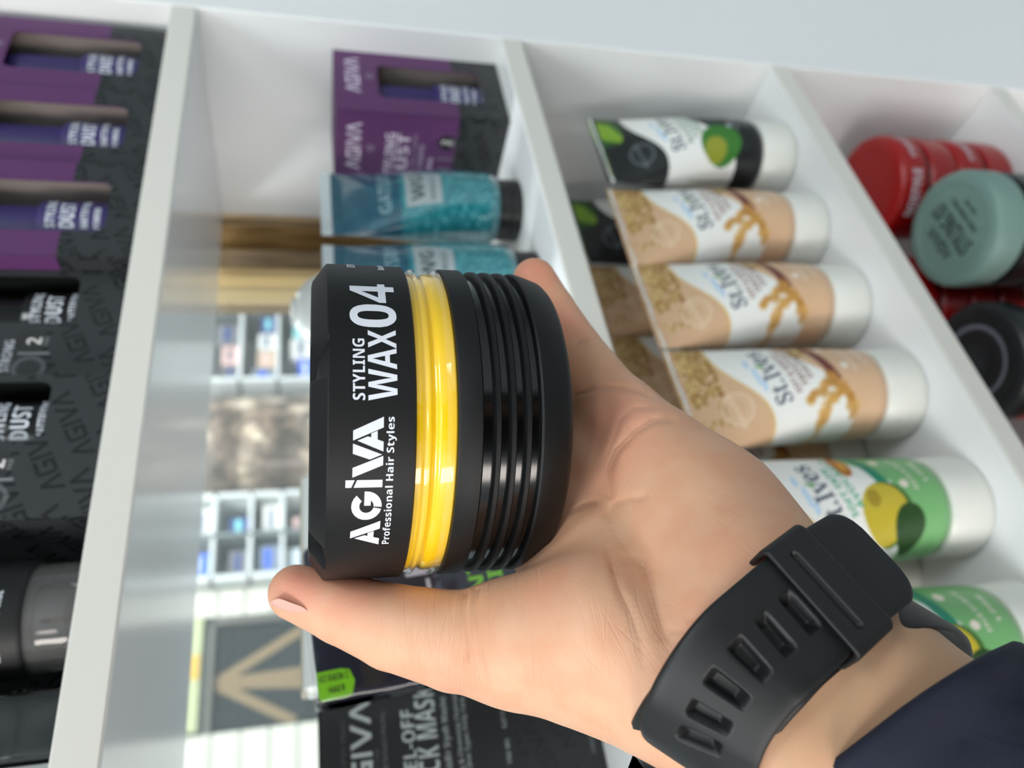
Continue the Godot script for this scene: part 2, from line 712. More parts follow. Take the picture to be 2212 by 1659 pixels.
# text wrapped round the jar: heights in metres on the world's y, angles in degrees from the side that faces the buyer
func wrap_text(text: String, font: Font, deg0: float, deg1: float, y0: float, cap: float, radius: float, shear := 0.0) -> ArrayMesh:
	var t := text_tris(text, font)
	var w := text_width(t)
	var src := []
	for i in range(0, t.size(), 3):
		src.append([t[i], t[i + 1], t[i + 2]])
	for pass_ in 2:
		var out := []
		for q in src:
			var a: Vector2 = q[0]
			var b: Vector2 = q[1]
			var c: Vector2 = q[2]
			if max(abs(a.x - b.x), max(abs(b.x - c.x), abs(a.x - c.x))) < 0.12:
				out.append(q)
				continue
			var ab := (a + b) / 2
			var bc := (b + c) / 2
			var ca := (c + a) / 2
			out.append_array([[a, ab, ca], [ab, b, bc], [ca, bc, c], [ab, bc, ca]])
		src = out
	var v := PackedVector3Array()
	var n := PackedVector3Array()
	var ix := PackedInt32Array()
	for q in src:
		var area: float = (q[1] - q[0]).cross(q[2] - q[0])
		if area > 0.0:
			q.reverse()
		for p in q:
			var a: float = deg_to_rad(lerpf(deg0, deg1, p.x / w))
			var y: float = y0 + p.y * cap
			var d := Vector3(sin(a), 0, cos(a))
			v.append(d * radius + Vector3.UP * y)
			n.append(d)
			ix.append(ix.size())
	return made(v, n, PackedVector2Array(), ix)


func build_jar() -> void:
	var t := thing("wax_jar", "black round jar of styling wax with yellow ring, held up on the open hand", "jar", JAR_AT, deg_to_rad(-33.0))
	# leans a touch to the right
	t.rotation = Vector3.ZERO
	t.basis = Basis(Vector3(-0.5595, 0, 0.789).normalized(), deg_to_rad(-1.6)) * Basis(Vector3.UP, deg_to_rad(-33.0))
	var r := JAR_R
	# lid, with a bevelled rim that is notched where it is opened
	var lid := lid_mesh()
	put(lid, "lid", M.black, t)
	# clear threaded neck over the yellow wax
	var wax := plain(Color(0.98, 0.79, 0.01), 0.35)
	wax.clearcoat_enabled = true
	wax.clearcoat = 1.0
	wax.clearcoat_roughness = 0.04
	var prof := []
	var yb := -0.0385
	for k in 41:
		var y := lerpf(yb, -0.0268, k / 40.0)
		var g: float = exp(-pow((y + 0.0326) / 0.0008, 2.0)) * 0.0009 + exp(-pow((y + 0.0302) / 0.0005, 2.0)) * 0.00035
		var e: float = 0.0006 * pow(abs((y + 0.0328) / 0.0062), 6.0)
		prof.append([r - 0.0016 - g - e, y])
	var neck := put(lathe(prof, 128), "wax_neck", wax, t)
	tag(neck, "glossy yellow wax ring", "")
	var clear_m := clear(Color(0.95, 0.96, 0.9), 0.03)
	put(lathe([[r - 0.0016, -0.0376], [r - 0.0004, -0.0371], [r - 0.0003, -0.0362], [r - 0.0010, -0.0352]], 128), "clear_rim", clear_m, t)
	put(lathe([[r - 0.0012, -0.0312], [r - 0.0005, -0.0306], [r - 0.0005, -0.0300], [r - 0.0012, -0.0294]], 128), "clear_rim", clear_m, t)
	# body: upper band, glossy core behind the grip rings, tapered foot
	put(lathe([[r - 0.004, -0.0438], [r - 0.0006, -0.0438], [r - 0.0001, -0.0434], [r - 0.0001, -0.0383], [r - 0.0004, -0.0378], [r - 0.0016, -0.0376]], 128), "body_band", M.black, t)
	put(lathe([[r - 0.0022, -0.0590], [r - 0.0022, -0.0435]], 128), "grip_core", M.black_gloss, t)
	for k in 3:
		var y := -0.0474 - k * 0.00378
		put(lathe([[r - 0.0026, y - 0.0009], [r - 0.0008, y - 0.0008], [r - 0.0004, y - 0.0005], [r - 0.0004, y + 0.0005], [r - 0.0008, y + 0.0008], [r - 0.0026, y + 0.0009]], 128), "grip_ring", M.black, t)
	put(lathe([[0.0, -0.0677], [r - 0.008, -0.0677], [r - 0.0055, -0.0676], [r - 0.0036, -0.0668], [r - 0.0024, -0.0655], [r - 0.0012, -0.0620], [r - 0.0006, -0.0600], [r - 0.0004, -0.0586], [r - 0.0008, -0.0581], [r - 0.003, -0.0581]], 128), "foot", M.black, t)
	# printing
	var rr := r + 0.00012
	var words := [
		["AGiVA", sans_bold, -43.4, 1.2, -0.0203, 0.0068],
		["Professional Hair Styles", sans_bold, -43.3, 1.2, -0.0227, 0.00165],
		["STYLING", sans_bold, 6.2, 26.2, -0.0161, 0.0027],
		["WAX", sans_bold, 6.1, 29.6, -0.0234, 0.0065],
		["04", sans_bold, 30.6, 52.0, -0.0238, 0.0107],
		["Barber Concept Series", sans_bold, 66.0, 100.0, -0.0225, 0.0017],
		["EXTRA STRONG", sans_bold, 68.0, 96.0, -0.0150, 0.0020],
	]
	for w in words:
		put(wrap_text(w[0], w[1], w[2], w[3], w[4], w[5], rr), "lettering", M.ink, t)


func lid_mesh() -> ArrayMesh:
	var r := JAR_R
	# [radius, height, how far the notch cuts in, drop of the notch]
	var prof := [[r - 0.004, -0.0279, 0, 0], [r - 0.0005, -0.0279, 0, 0], [r, -0.0275, 0, 0], [r, -0.0082, 0, 0], [r - 0.0001, -0.0078, 0.0009, 0.0004], [r - 0.0050, JAR_TOP - 0.0003, 0.0028, 0.0017], [r - 0.0065, JAR_TOP, 0.0032, 0.0019], [0.0, JAR_TOP, 0, 0]]
	var segs := 240
	var rows := []
	var st := SurfaceTool.new()
	st.begin(Mesh.PRIMITIVE_TRIANGLES)
	for i in prof.size() - 1:
		for k in segs:
			var c := []
			for e in [[0, 0], [1, 0], [0, 1], [1, 1]]:
				var p: Array = prof[i + e[0]]
				var a: float = TAU * (k + e[1]) / segs
				var deg: float = rad_to_deg(a)
				var cut := 0.0
				for nt in [[15.0, 26.2], [-57.0, -46.0]]:
					var d: float = fposmod(deg - nt[0] + 180.0, 360.0) - 180.0
					if d > -0.1 and d < nt[1] - nt[0]:
						cut = 1.0
				var rad: float = p[0] - p[2] * cut
				c.append(Vector3(sin(a) * rad, p[1] - p[3] * cut, cos(a) * rad))
			for q in [0, 1, 2, 2, 1, 3]:
				st.set_smooth_group(i + 1 if i < 4 else 9 + i)
				st.set_uv(Vector2(float(k) / segs, i))
				st.add_vertex(c[q])
	st.generate_normals()
	return st.commit()


# ------------------------------------------------------------------ the hand, the sleeve

# joints in millimetres from the middle of the jar, axes: down the forearm side, across the palm, towards the face: [x, y, z, radius]
const HAND := {
	"little": [[51.5, -1.7, -10.0, 11.5], [38.2, 20.6, -27.0, 9.3], [31.0, 33.4, -31.0, 8.3], [26.2, 43.6, -32.0, 7.0]],
	"ring": [[45.2, -13.1, -8.0, 12.0], [25.9, 6.7, -46.0, 9.5], [11.5, 21.3, -56.0, 8.5], [3.1, 29.7, -59.0, 7.5]],
	"middle": [[37.6, -24.2, -6.0, 12.5], [19.6, -9.5, -52.0, 10.0], [1.2, 3.2, -62.0, 9.0], [-7.5, 11.6, -66.0, 7.5]],
	"index": [[31.5, -35.2, -4.0, 12.5], [16.4, -30.2, -50.0, 10.0], [1.2, -18.6, -62.0, 9.0], [-9.2, -10.5, -66.0, 7.5]],
	"thumb": [[20.6, -54.7, 23.0, 15.2], [4.6, -56.2, 18.0, 12.5], [-12.3, -54.2, 13.0, 11.0], [-26.4, -50.3, 10.0, 9.2], [-39.1, -46.2, 9.0, 7.4]],
	"thenar": [[52.3, -56.9, 28.0, 21.0], [39.9, -52.3, 27.0, 19.6], [20.6, -54.7, 23.0, 15.2]],
	"hypothenar": [[75.8, -41.9, 29.0, 19.0], [75.5, -35.0, 20.0, 19.0], [70.2, -25.8, 8.0, 19.5], [61.5, -13.7, -2.0, 15.0]],
	"meta_a": [[75.9, -42.3, 33.0, 19.0], [51.5, -1.7, -10.0, 12.5]],
	"meta_b": [[70.4, -49.9, 32.0, 18.0], [45.2, -13.1, -8.0, 13.0]],
	"meta_c": [[66.0, -55.5, 32.0, 18.0], [37.6, -24.2, -6.0, 13.0]],
	"meta_d": [[62.5, -58.2, 35.0, 18.0], [31.5, -35.2, -4.0, 13.0]],
	"arm_radial": [[61.8, -57.1, 38.0, 19.0], [80.5, -71.9, 44.0, 20.0], [112.9, -99.0, 56.0, 24.0]],
	"arm_ulnar": [[75.9, -42.3, 33.0, 19.0], [95.0, -57.1, 38.0, 19.5], [129.8, -84.8, 53.0, 24.0]],
}


const HAND_AXES := [Vector3(-0.161, -0.967066, 0.197134), Vector3(0.813029, -0.01672, 0.581983), Vector3(-0.55952, 0.253974, 0.788945)]
const HAND_AT := Vector3(-0.40246, -0.04063, 0.11561)

const HAND_CELL := 1.0


func hand_basis() -> Transform3D:
	return Transform3D(Basis(HAND_AXES[0], HAND_AXES[1], HAND_AXES[2]).orthonormalized(), HAND_AT)


func smin(a: float, b: float, k: float) -> float:
	var h: float = max(k - abs(a - b), 0.0) / k
	return min(a, b) - h * h * k * 0.25


func chain_dist(list: Array, p: Vector3, k: float) -> float:
	var d := 1e9
	for q in list:
		var rel: Vector3 = p - q[0]
		var t: float = clampf(rel.dot(q[1]) * q[4], 0.0, 1.0)
		var e: float = (rel - q[1] * t).length() - q[2] - q[3] * t
		d = e if d > 1e8 else smin(d, e, k)
	return d


var palm_list := []
var finger_lists := []

func hand_dist(p: Vector3, palm: Array, fingers: Array) -> float:
	var d := chain_dist(palm, p, 9.0)
	for f in fingers:
		if f.size():
			d = smin(d, chain_dist(f, p, 0.8), 5.0)
	return d


# bones that can matter within reach of a point
func near_bones(list: Array, p: Vector3, limit: float) -> Array:
	var out := []
	for q in list:
		var rel: Vector3 = p - q[0]
		var t: float = clampf(rel.dot(q[1]) * q[4], 0.0, 1.0)
		if (rel - q[1] * t).length() - q[2] - q[3] * t < limit:
			out.append(q)
	return out


func bones(name_: String) -> Array:
	var c: Array = HAND[name_]
	var out := []
	for i in c.size() - 1:
		var a := Vector3(c[i][0], c[i][1], c[i][2])
		var b := Vector3(c[i + 1][0], c[i + 1][1], c[i + 1][2])
		out.append([a, b - a, float(c[i][3]), float(c[i + 1][3] - c[i][3]), 1.0 / max((b - a).length_squared(), 1e-6)])
	return out


func surface_net(lo: Vector3, hi: Vector3, cell: float) -> Array:
	# coarse pass marks the blocks near the skin, fine pass meshes them
	var block := 5
	var step := cell * block
	var nb := Vector3i(((hi - lo) / step).ceil())
	var field := {}
	var blocks := []
	var nx: int = nb.x * block + 2
	var ny: int = nb.y * block + 2
	for z in nb.z:
		for y in nb.y:
			for x in nb.x:
				var c := lo + Vector3(x + 0.5, y + 0.5, z + 0.5) * step
				var d := hand_dist(c, palm_list, finger_lists)
				if abs(d) > step * 0.9 + 1.5:
					continue
				var b := Vector3i(x, y, z) * block
				blocks.append(b)
				var reach: float = d + 9.0 + step * 1.9
				var palm := near_bones(palm_list, c, reach)
				var fingers := []
				for f in finger_lists:
					fingers.append(near_bones(f, c, reach))
				for zz in range(b.z, b.z + block + 1):
					for yy in range(b.y, b.y + block + 1):
						for xx in range(b.x, b.x + block + 1):
							var id: int = (zz * ny + yy) * nx + xx
							if not field.has(id):
								field[id] = hand_dist(lo + Vector3(xx, yy, zz) * cell, palm, fingers)
	var verts := PackedVector3Array()
	var at := {}
	var offs := [0, 1, nx, nx + 1, nx * ny, nx * ny + 1, nx * ny + nx, nx * ny + nx + 1]
	var corner := [Vector3(0, 0, 0), Vector3(1, 0, 0), Vector3(0, 1, 0), Vector3(1, 1, 0), Vector3(0, 0, 1), Vector3(1, 0, 1), Vector3(0, 1, 1), Vector3(1, 1, 1)]
	var edges := [[0, 1], [2, 3], [4, 5], [6, 7], [0, 2], [1, 3], [4, 6], [5, 7], [0, 4], [1, 5], [2, 6], [3, 7]]
	for b in blocks:
		for z in range(b.z, b.z + block):
			for y in range(b.y, b.y + block):
				for x in range(b.x, b.x + block):
					var id: int = (z * ny + y) * nx + x
					var d := []
					var inside := 0
					for o in offs:
						var f: float = field[id + o]
						d.append(f)
						if f < 0.0:
							inside += 1
					if inside == 0 or inside == 8:
						continue
					var sum := Vector3.ZERO
					var cnt := 0
					for e in edges:
						var f0: float = d[e[0]]
						var f1: float = d[e[1]]
						if (f0 < 0.0) != (f1 < 0.0):
							sum += corner[e[0]].lerp(corner[e[1]], f0 / (f0 - f1))
							cnt += 1
					at[id] = verts.size()
					verts.append(lo + (Vector3(x, y, z) + sum / cnt) * cell)
	var ix := PackedInt32Array()
	for id in at:
		var f0: float = field[id]
		for ax in 3:
			var o1: int = [1, nx, nx * ny][ax]
			var u: int = [nx, nx * ny, 1][ax]
			var w: int = [nx * ny, 1, nx][ax]
			if not field.has(id + o1):
				continue
			var f1: float = field[id + o1]
			if (f0 < 0.0) == (f1 < 0.0):
				continue
			if not (at.has(id - u) and at.has(id - w) and at.has(id - u - w)):
				continue
			var a: int = at[id]
			var b: int = at[id - u]
			var c: int = at[id - u - w]
			var d: int = at[id - w]
			if f0 < 0.0:
				ix.append_array(PackedInt32Array([a, c, b, a, d, c]))
			else:
				ix.append_array(PackedInt32Array([a, b, c, a, c, d]))
	return [verts, ix]


# skin folds: [points in millimetres across the palm (x, y), half width, depth]
const FOLDS := [
	[[[39.6, -18.1], [45.8, -26.0], [51.0, -32.9], [52.8, -42.8], [55.3, -51.7]], 4.50, 2.00],
	[[[39.3, -2.5], [43.1, -12.4], [44.3, -19.9]], 4.00, 1.50],
	[[[37.4, 7.1], [41.2, 8.4], [45.0, 9.1], [49.6, 9.4], [54.6, 8.6], [57.8, 7.3]], 1.00, 0.90],
	[[[44.6, -18.9], [44.2, -12.9], [46.6, -7.3], [51.7, -2.1], [56.8, 0.7], [62.0, 1.0]], 1.10, 1.00],
	[[[43.5, -11.6], [48.6, 0.4], [52.4, 3.6], [58.7, 3.8]], 0.80, 0.35],
	[[[43.0, -32.9], [45.6, -31.9], [48.4, -31.8], [50.4, -32.4], [50.9, -35.6], [51.3, -39.6], [52.0, -44.7]], 1.00, 0.80],
	[[[42.5, -30.5], [42.7, -33.1], [43.3, -36.5], [45.3, -40.7], [46.6, -45.0], [47.2, -50.2]], 0.90, 0.55],
	[[[57.3, -40.7], [60.8, -39.4], [64.7, -38.2], [70.9, -36.1]], 0.80, 0.50],
	[[[53.6, -43.5], [57.7, -42.9], [62.9, -40.7], [67.1, -38.8]], 0.70, 0.30],
	[[[43.9, -24.0], [45.4, -21.1], [48.4, -19.0], [51.4, -18.1]], 0.90, 0.50],
	[[[33.9, -23.8], [37.8, -21.7], [41.2, -20.8]], 0.90, 0.50],
	[[[43.9, -24.0], [45.0, -27.5], [47.2, -30.5], [51.0, -34.1]], 0.80, 0.40],
	[[[7.5, -40.6], [7.1, -45.3], [7.6, -49.9], [8.1, -54.4]], 0.80, 0.60],
	[[[11.1, -38.3], [10.1, -42.7], [10.2, -47.4], [11.5, -54.4], [13.1, -59.2]], 0.80, 0.55],
	[[[32.5, 35.0], [34.6, 36.0], [37.1, 36.3]], 0.80, 0.40],
	[[[38.4, 22.7], [40.8, 23.9], [44.7, 23.9]], 0.80, 0.45],
]


func build_person() -> void:
	for k in ["thenar", "hypothenar", "meta_a", "meta_b", "meta_c", "meta_d", "arm_radial", "arm_ulnar", "hollow"]:
		if HAND.has(k):
			palm_list.append_array(bones(k))
	for k in ["thumb", "little", "ring", "middle", "index"]:
		finger_lists.append(bones(k))
	var net := surface_net(Vector3(-56, -112, -84), Vector3(128, 60, 76), HAND_CELL)
	var v: PackedVector3Array = net[0]
	var ix: PackedInt32Array = net[1]
	var n := PackedVector3Array()
	n.resize(v.size())
	for i in range(0, ix.size(), 3):
		var fn := (v[ix[i + 2]] - v[ix[i]]).cross(v[ix[i + 1]] - v[ix[i]])
		for k in 3:
			n[ix[i + k]] += fn
	for i in v.size():
		n[i] = n[i].normalized()
	var top := 0
	for i in v.size():
		if v[i].z > v[top].z:
			top = i
	if n[top].z < 0.0:
		ix.reverse()
		for i in v.size():
			n[i] = -n[i]
	# press in the folds
	for f in FOLDS:
		var pts: Array = f[0]
		var box := Rect2(pts[0][0], pts[0][1], 0, 0)
		for p in pts:
			box = box.expand(Vector2(p[0], p[1]))
		box = box.grow(f[1] * 3.5)
		for i in v.size():
			if n[i].z < 0.05 or not box.has_point(Vector2(v[i].x, v[i].y)):
				continue
			var q := Vector2(v[i].x, v[i].y)
			var best := 1e9
			for k in pts.size() - 1:
				var a := Vector2(pts[k][0], pts[k][1])
				var b := Vector2(pts[k + 1][0], pts[k + 1][1])
				best = min(best, q.distance_to(Geometry2D.get_closest_point_to_segment(q, a, b)))
			var w: float = f[1]
			if best < w * 3.4:
				v[i] -= n[i] * (f[2] * exp(-best * best / (w * w)))
	# skin tones: warmer fingertips and pads, paler palm, fine blotches
	var blotch := FastNoiseLite.new()
	blotch.seed = 4
	blotch.frequency = 0.07
	blotch.fractal_octaves = 4
	var col := PackedColorArray()
	col.resize(v.size())
	var base := Color(0.71, 0.375, 0.23)
	var red := Color(0.72, 0.27, 0.185)
	var pale := Color(0.73, 0.435, 0.275)
	var tan := Color(0.62, 0.37, 0.22)  # browner forearm skin, with some of its shade mixed in
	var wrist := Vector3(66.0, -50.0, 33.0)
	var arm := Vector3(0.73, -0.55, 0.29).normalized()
	for i in v.size():
		var p := v[i]
		var b := blotch.get_noise_3d(p.x, p.y, p.z)
		var c := base.lerp(pale, clampf(0.35 + b * 1.6, 0.0, 1.0))
		var warm := 0.0
		for w in WARM:
			warm = max(warm, w[3] * exp(-p.distance_squared_to(Vector3(w[0], w[1], w[2])) / (w[4] * w[4])))
		c = c.lerp(red, clampf(warm + max(b, 0.0) * 0.25, 0.0, 0.8))
		# the forearm is browner than the palm; part of its shade is put into the colour too, with a broken edge at the wrist
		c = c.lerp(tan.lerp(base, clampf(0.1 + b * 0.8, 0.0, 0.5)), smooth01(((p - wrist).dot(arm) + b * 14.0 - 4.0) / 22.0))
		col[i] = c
		v[i] = p * 0.001
	var person := thing("person", "person in a navy sleeve holding up a jar on an open left palm", "person")
	person.transform = hand_basis()
	var st := SurfaceTool.new()
	st.begin(Mesh.PRIMITIVE_TRIANGLES)
	st.set_smooth_group(0)
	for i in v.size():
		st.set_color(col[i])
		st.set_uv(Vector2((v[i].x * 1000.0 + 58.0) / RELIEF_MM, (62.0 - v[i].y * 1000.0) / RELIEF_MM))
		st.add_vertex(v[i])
	for i in ix:
		st.add_index(i)
	st.generate_normals()
	var skin := plain(Color.WHITE, 0.5)
	skin.vertex_color_use_as_albedo = true
	skin.subsurf_scatter_enabled = true
	skin.subsurf_scatter_strength = 0.12
	skin.subsurf_scatter_skin_mode = true
	skin.metallic_specular = 0.4
	skin.normal_enabled = true
	skin.normal_texture = skin_relief()
	skin.normal_scale = 1.0
	M.skin = skin
	M.hand_mesh = st.commit()
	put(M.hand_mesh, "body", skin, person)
	build_nail(person)
	build_sleeve(person)


const RELIEF_MM := 190.0

# fine lines of the skin, laid out over the spread palm in millimetres
func skin_relief() -> ImageTexture:
	var side := 2048
	var k := side / RELIEF_MM
	var img := Image.create(side, side, false, Image.FORMAT_L8)
	img.fill(Color(0.6, 0.6, 0.6))
	var r := RandomNumberGenerator.new()
	r.seed = 99
	for f in FOLDS:
		if f[1] > 2.0:
			continue
		var pts := PackedVector2Array()
		for p in f[0]:
			pts.append(Vector2(p[0] + 58.0, 62.0 - p[1]) * k)
		groove(img, pts, 4.2, 0.30 * clampf(f[2], 0.4, 1.0))
	# [x, y, spread x, spread y, angle, angle spread, shortest, longest, how many, depth]
	for g in LINES:
		for i in int(g[8]):
			var c := Vector2(g[0] + r.randfn() * g[2] * 0.6, g[1] + r.randfn() * g[3] * 0.6)
			var a: float = deg_to_rad(g[4] + r.randfn() * g[5])
			var ln: float = r.randf_range(g[6], g[7])
			var bend := r.randf_range(-0.25, 0.25)
			var pts := PackedVector2Array()
			for q in 7:
				var t := q / 6.0 - 0.5
				var p := c + Vector2(cos(a), sin(a)) * ln * t + Vector2(-sin(a), cos(a)) * ln * bend * (t * t)
				p += Vector2(r.randf_range(-0.12, 0.12), r.randf_range(-0.12, 0.12))
				pts.append(Vector2(p.x + 58.0, 62.0 - p.y) * k)
			groove(img, pts, r.randf_range(1.8, 3.0), g[9] * r.randf_range(0.3, 1.0))
	for i in 5000:
		var c := Vector2(r.randf() * side, r.randf() * side)
		var a := r.randf() * TAU
		groove(img, PackedVector2Array([c, c + Vector2(cos(a), sin(a)) * r.randf_range(6, 18)]), 1.2, r.randf_range(0.02, 0.07))
	img.convert(Image.FORMAT_RGBA8)
	img.bump_map_to_normal_map(5.0)
	return tex(img)


func groove(img: Image, pts: PackedVector2Array, w: float, depth: float) -> void:
	var side := img.get_width()
	var reach := int(ceil(w * 1.9))
	var total := 0.0
	for i in pts.size() - 1:
		total += pts[i].distance_to(pts[i + 1])
	var run := 0.0
	for i in pts.size() - 1:
		var ln := pts[i].distance_to(pts[i + 1])
		var steps := int(max(1.0, ln / max(1.0, w * 0.55)))
		for s in steps:
			var f := float(s) / steps
			var p := pts[i].lerp(pts[i + 1], f)
			var along := (run + ln * f) / total
			var d := depth * (1.0 - pow(abs(along * 2.0 - 1.0), 3.0))
			var cx := int(p.x)
			var cy := int(p.y)
			if cx < reach or cy < reach or cx >= side - reach or cy >= side - reach:
				continue
			for y in range(cy - reach, cy + reach + 1):
				for x in range(cx - reach, cx + reach + 1):
					var e := Vector2(x - p.x, y - p.y).length_squared() / (w * w)
					var h := 0.6 - d * exp(-e)
					if h < img.get_pixel(x, y).r:
						img.set_pixel(x, y, Color(h, h, h))
		run += ln

const LINES := [
	[1.0, -55.0, 10.0, 8.0, 93.0, 7.0, 8.0, 20.0, 60, 0.22],
	[-14.0, -52.0, 9.0, 6.0, 75.0, 30.0, 3.0, 7.0, 40, 0.07],
	[26.0, -52.0, 13.0, 12.0, -76.0, 7.0, 8.0, 24.0, 90, 0.14],
	[44.0, -56.0, 10.0, 12.0, -66.0, 16.0, 6.0, 20.0, 80, 0.15],
	[58.0, -46.0, 8.0, 9.0, -30.0, 20.0, 5.0, 12.0, 24, 0.09],
	[70.0, -28.0, 8.0, 12.0, -42.0, 8.0, 5.0, 14.0, 26, 0.06],
	[50.0, -12.0, 7.0, 8.0, 55.0, 12.0, 4.0, 10.0, 20, 0.07],
	[30.0, 28.0, 8.0, 12.0, 25.0, 10.0, 3.0, 7.0, 30, 0.06],
	[90.0, -70.0, 18.0, 18.0, -50.0, 30.0, 3.0, 8.0, 60, 0.04],
]

# millimetres x, y, z, strength, spread
const WARM := [[-37.1, -42.1, 16.0, 0.75, 9.0], [-23.2, -42.3, 19.0, 0.50, 9.0], [25.4, 44.9, -26.0, 0.80, 8.0], [33.8, 31.2, -20.0, 0.50, 9.0], [47.3, 1.0, 6.0, 0.55, 12.0], [48.4, -5.8, 16.0, 0.40, 10.0], [6.9, -62.2, 26.0, 0.35, 9.0], [42.9, -11.1, 11.0, 0.40, 10.0], [68.2, -30.2, 36.0, 0.30, 11.0], [56.2, -39.8, 51.0, 0.20, 11.0], [26.9, -35.1, 38.0, 0.30, 9.0]]

const NAIL := {"c": [-39.54, -49.73, 15.20], "along": Vector3(-0.93, 0.34, 0.0), "out": Vector3(-0.12, -0.90, 0.42), "len": 5.2, "w": 5.0, "r": 5.6}

const SLEEVE := {"at": Vector3(104.90, -66.89, 46.00), "dir": Vector3(0.764, -0.577, 0.289), "e1": Vector3(0.52, 0.85, 0.0), "r1": 31.0, "r2": 27.0, "skew": 7.0, "skew2": -11.0, "flare": 0.30}


func build_nail(person: Node3D) -> void:
	var rows := []
	var c: Array = NAIL.c
	var o := Vector3(c[0], c[1], c[2])
	var along: Vector3 = NAIL.along.normalized()
	var out: Vector3 = NAIL.out.normalized()
	out = (out - along * out.dot(along)).normalized()
	var side := along.cross(out)
	for i in 15:
		var row := []
		var s := lerpf(-1.0, 1.0, i / 14.0)
		for j in 13:
			var a := lerpf(-1.0, 1.0, j / 12.0)
			var w: float = NAIL.w * sqrt(max(1.0 - pow(abs(s), 4.0) * 0.75, 0.05))
			var ang: float = a * w / NAIL.r
			var p: Vector3 = o + along * (s * NAIL.len - a * a * 0.6) + side * (sin(ang) * NAIL.r) + out * ((cos(ang) - 1.0) * NAIL.r - s * s * 0.5)
			row.append(p * 0.001)
		rows.append(row)
	var nail := plain(Color(0.86, 0.66, 0.60), 0.22)
	nail.subsurf_scatter_enabled = true
	nail.subsurf_scatter_strength = 0.05
	var o2 := put(sheet(rows), "thumb_nail", nail, person)
	tag(o2, "pale pink thumb nail", "")


func build_sleeve(person: Node3D) -> void:
	var cloth := plain(Color(0.075, 0.092, 0.165), 0.9)
	cloth.rim_enabled = true
	cloth.rim = 0.35
	grain(cloth, 0.2, 3.0, 90.0)
	M.cloth = cloth
	var fold := FastNoiseLite.new()
	fold.seed = 21
	fold.frequency = 0.028
	fold.fractal_octaves = 3
	var c0: Vector3 = SLEEVE.at
	var dir: Vector3 = SLEEVE.dir.normalized()
	var e1: Vector3 = SLEEVE.e1.normalized()
	var e2 := dir.cross(e1).normalized()
	e1 = e2.cross(dir).normalized()
	var rows := []
	var segs := 72
	# from inside the cuff, round its rolled hem, up the arm
	var flare: float = SLEEVE.flare
	var path := [[9.0, -3.0], [3.0, -3.0], [0.4, -2.6], [-0.6, -1.5], [-0.2, -0.3], [0.9, 0.2], [3.5, 0.5], [5.5, 0.2], [8.0, 0.3]]
	for k in 26:
		path.append([10.0 + k * 5.0, 0.6 + 13.0 * (1.0 - exp(-k * 5.0 * flare / 13.0))])
	for q in path:
		var row := []
		for j in segs:
			var a := TAU * j / segs
			var ca := cos(a)
			var sa := sin(a)
			var skew: float = SLEEVE.skew * ca + SLEEVE.skew2 * sa
			var fade: float = exp(-q[0] / 60.0)
			var ctr: Vector3 = c0 + dir * (q[0] + skew * fade)
			var wr: float = fold.get_noise_3d(ctr.x + ca * 30.0, ctr.y + sa * 30.0, ctr.z) * 5.0 * clampf(q[0] / 12.0 + 0.25, 0.0, 1.0)
			row.append((ctr + e1 * (ca * (SLEEVE.r1 + q[1] + wr)) + e2 * (sa * (SLEEVE.r2 + q[1] + wr))) * 0.001)
		rows.append(row)
	put(sheet(rows, true), "sleeve", cloth, person)


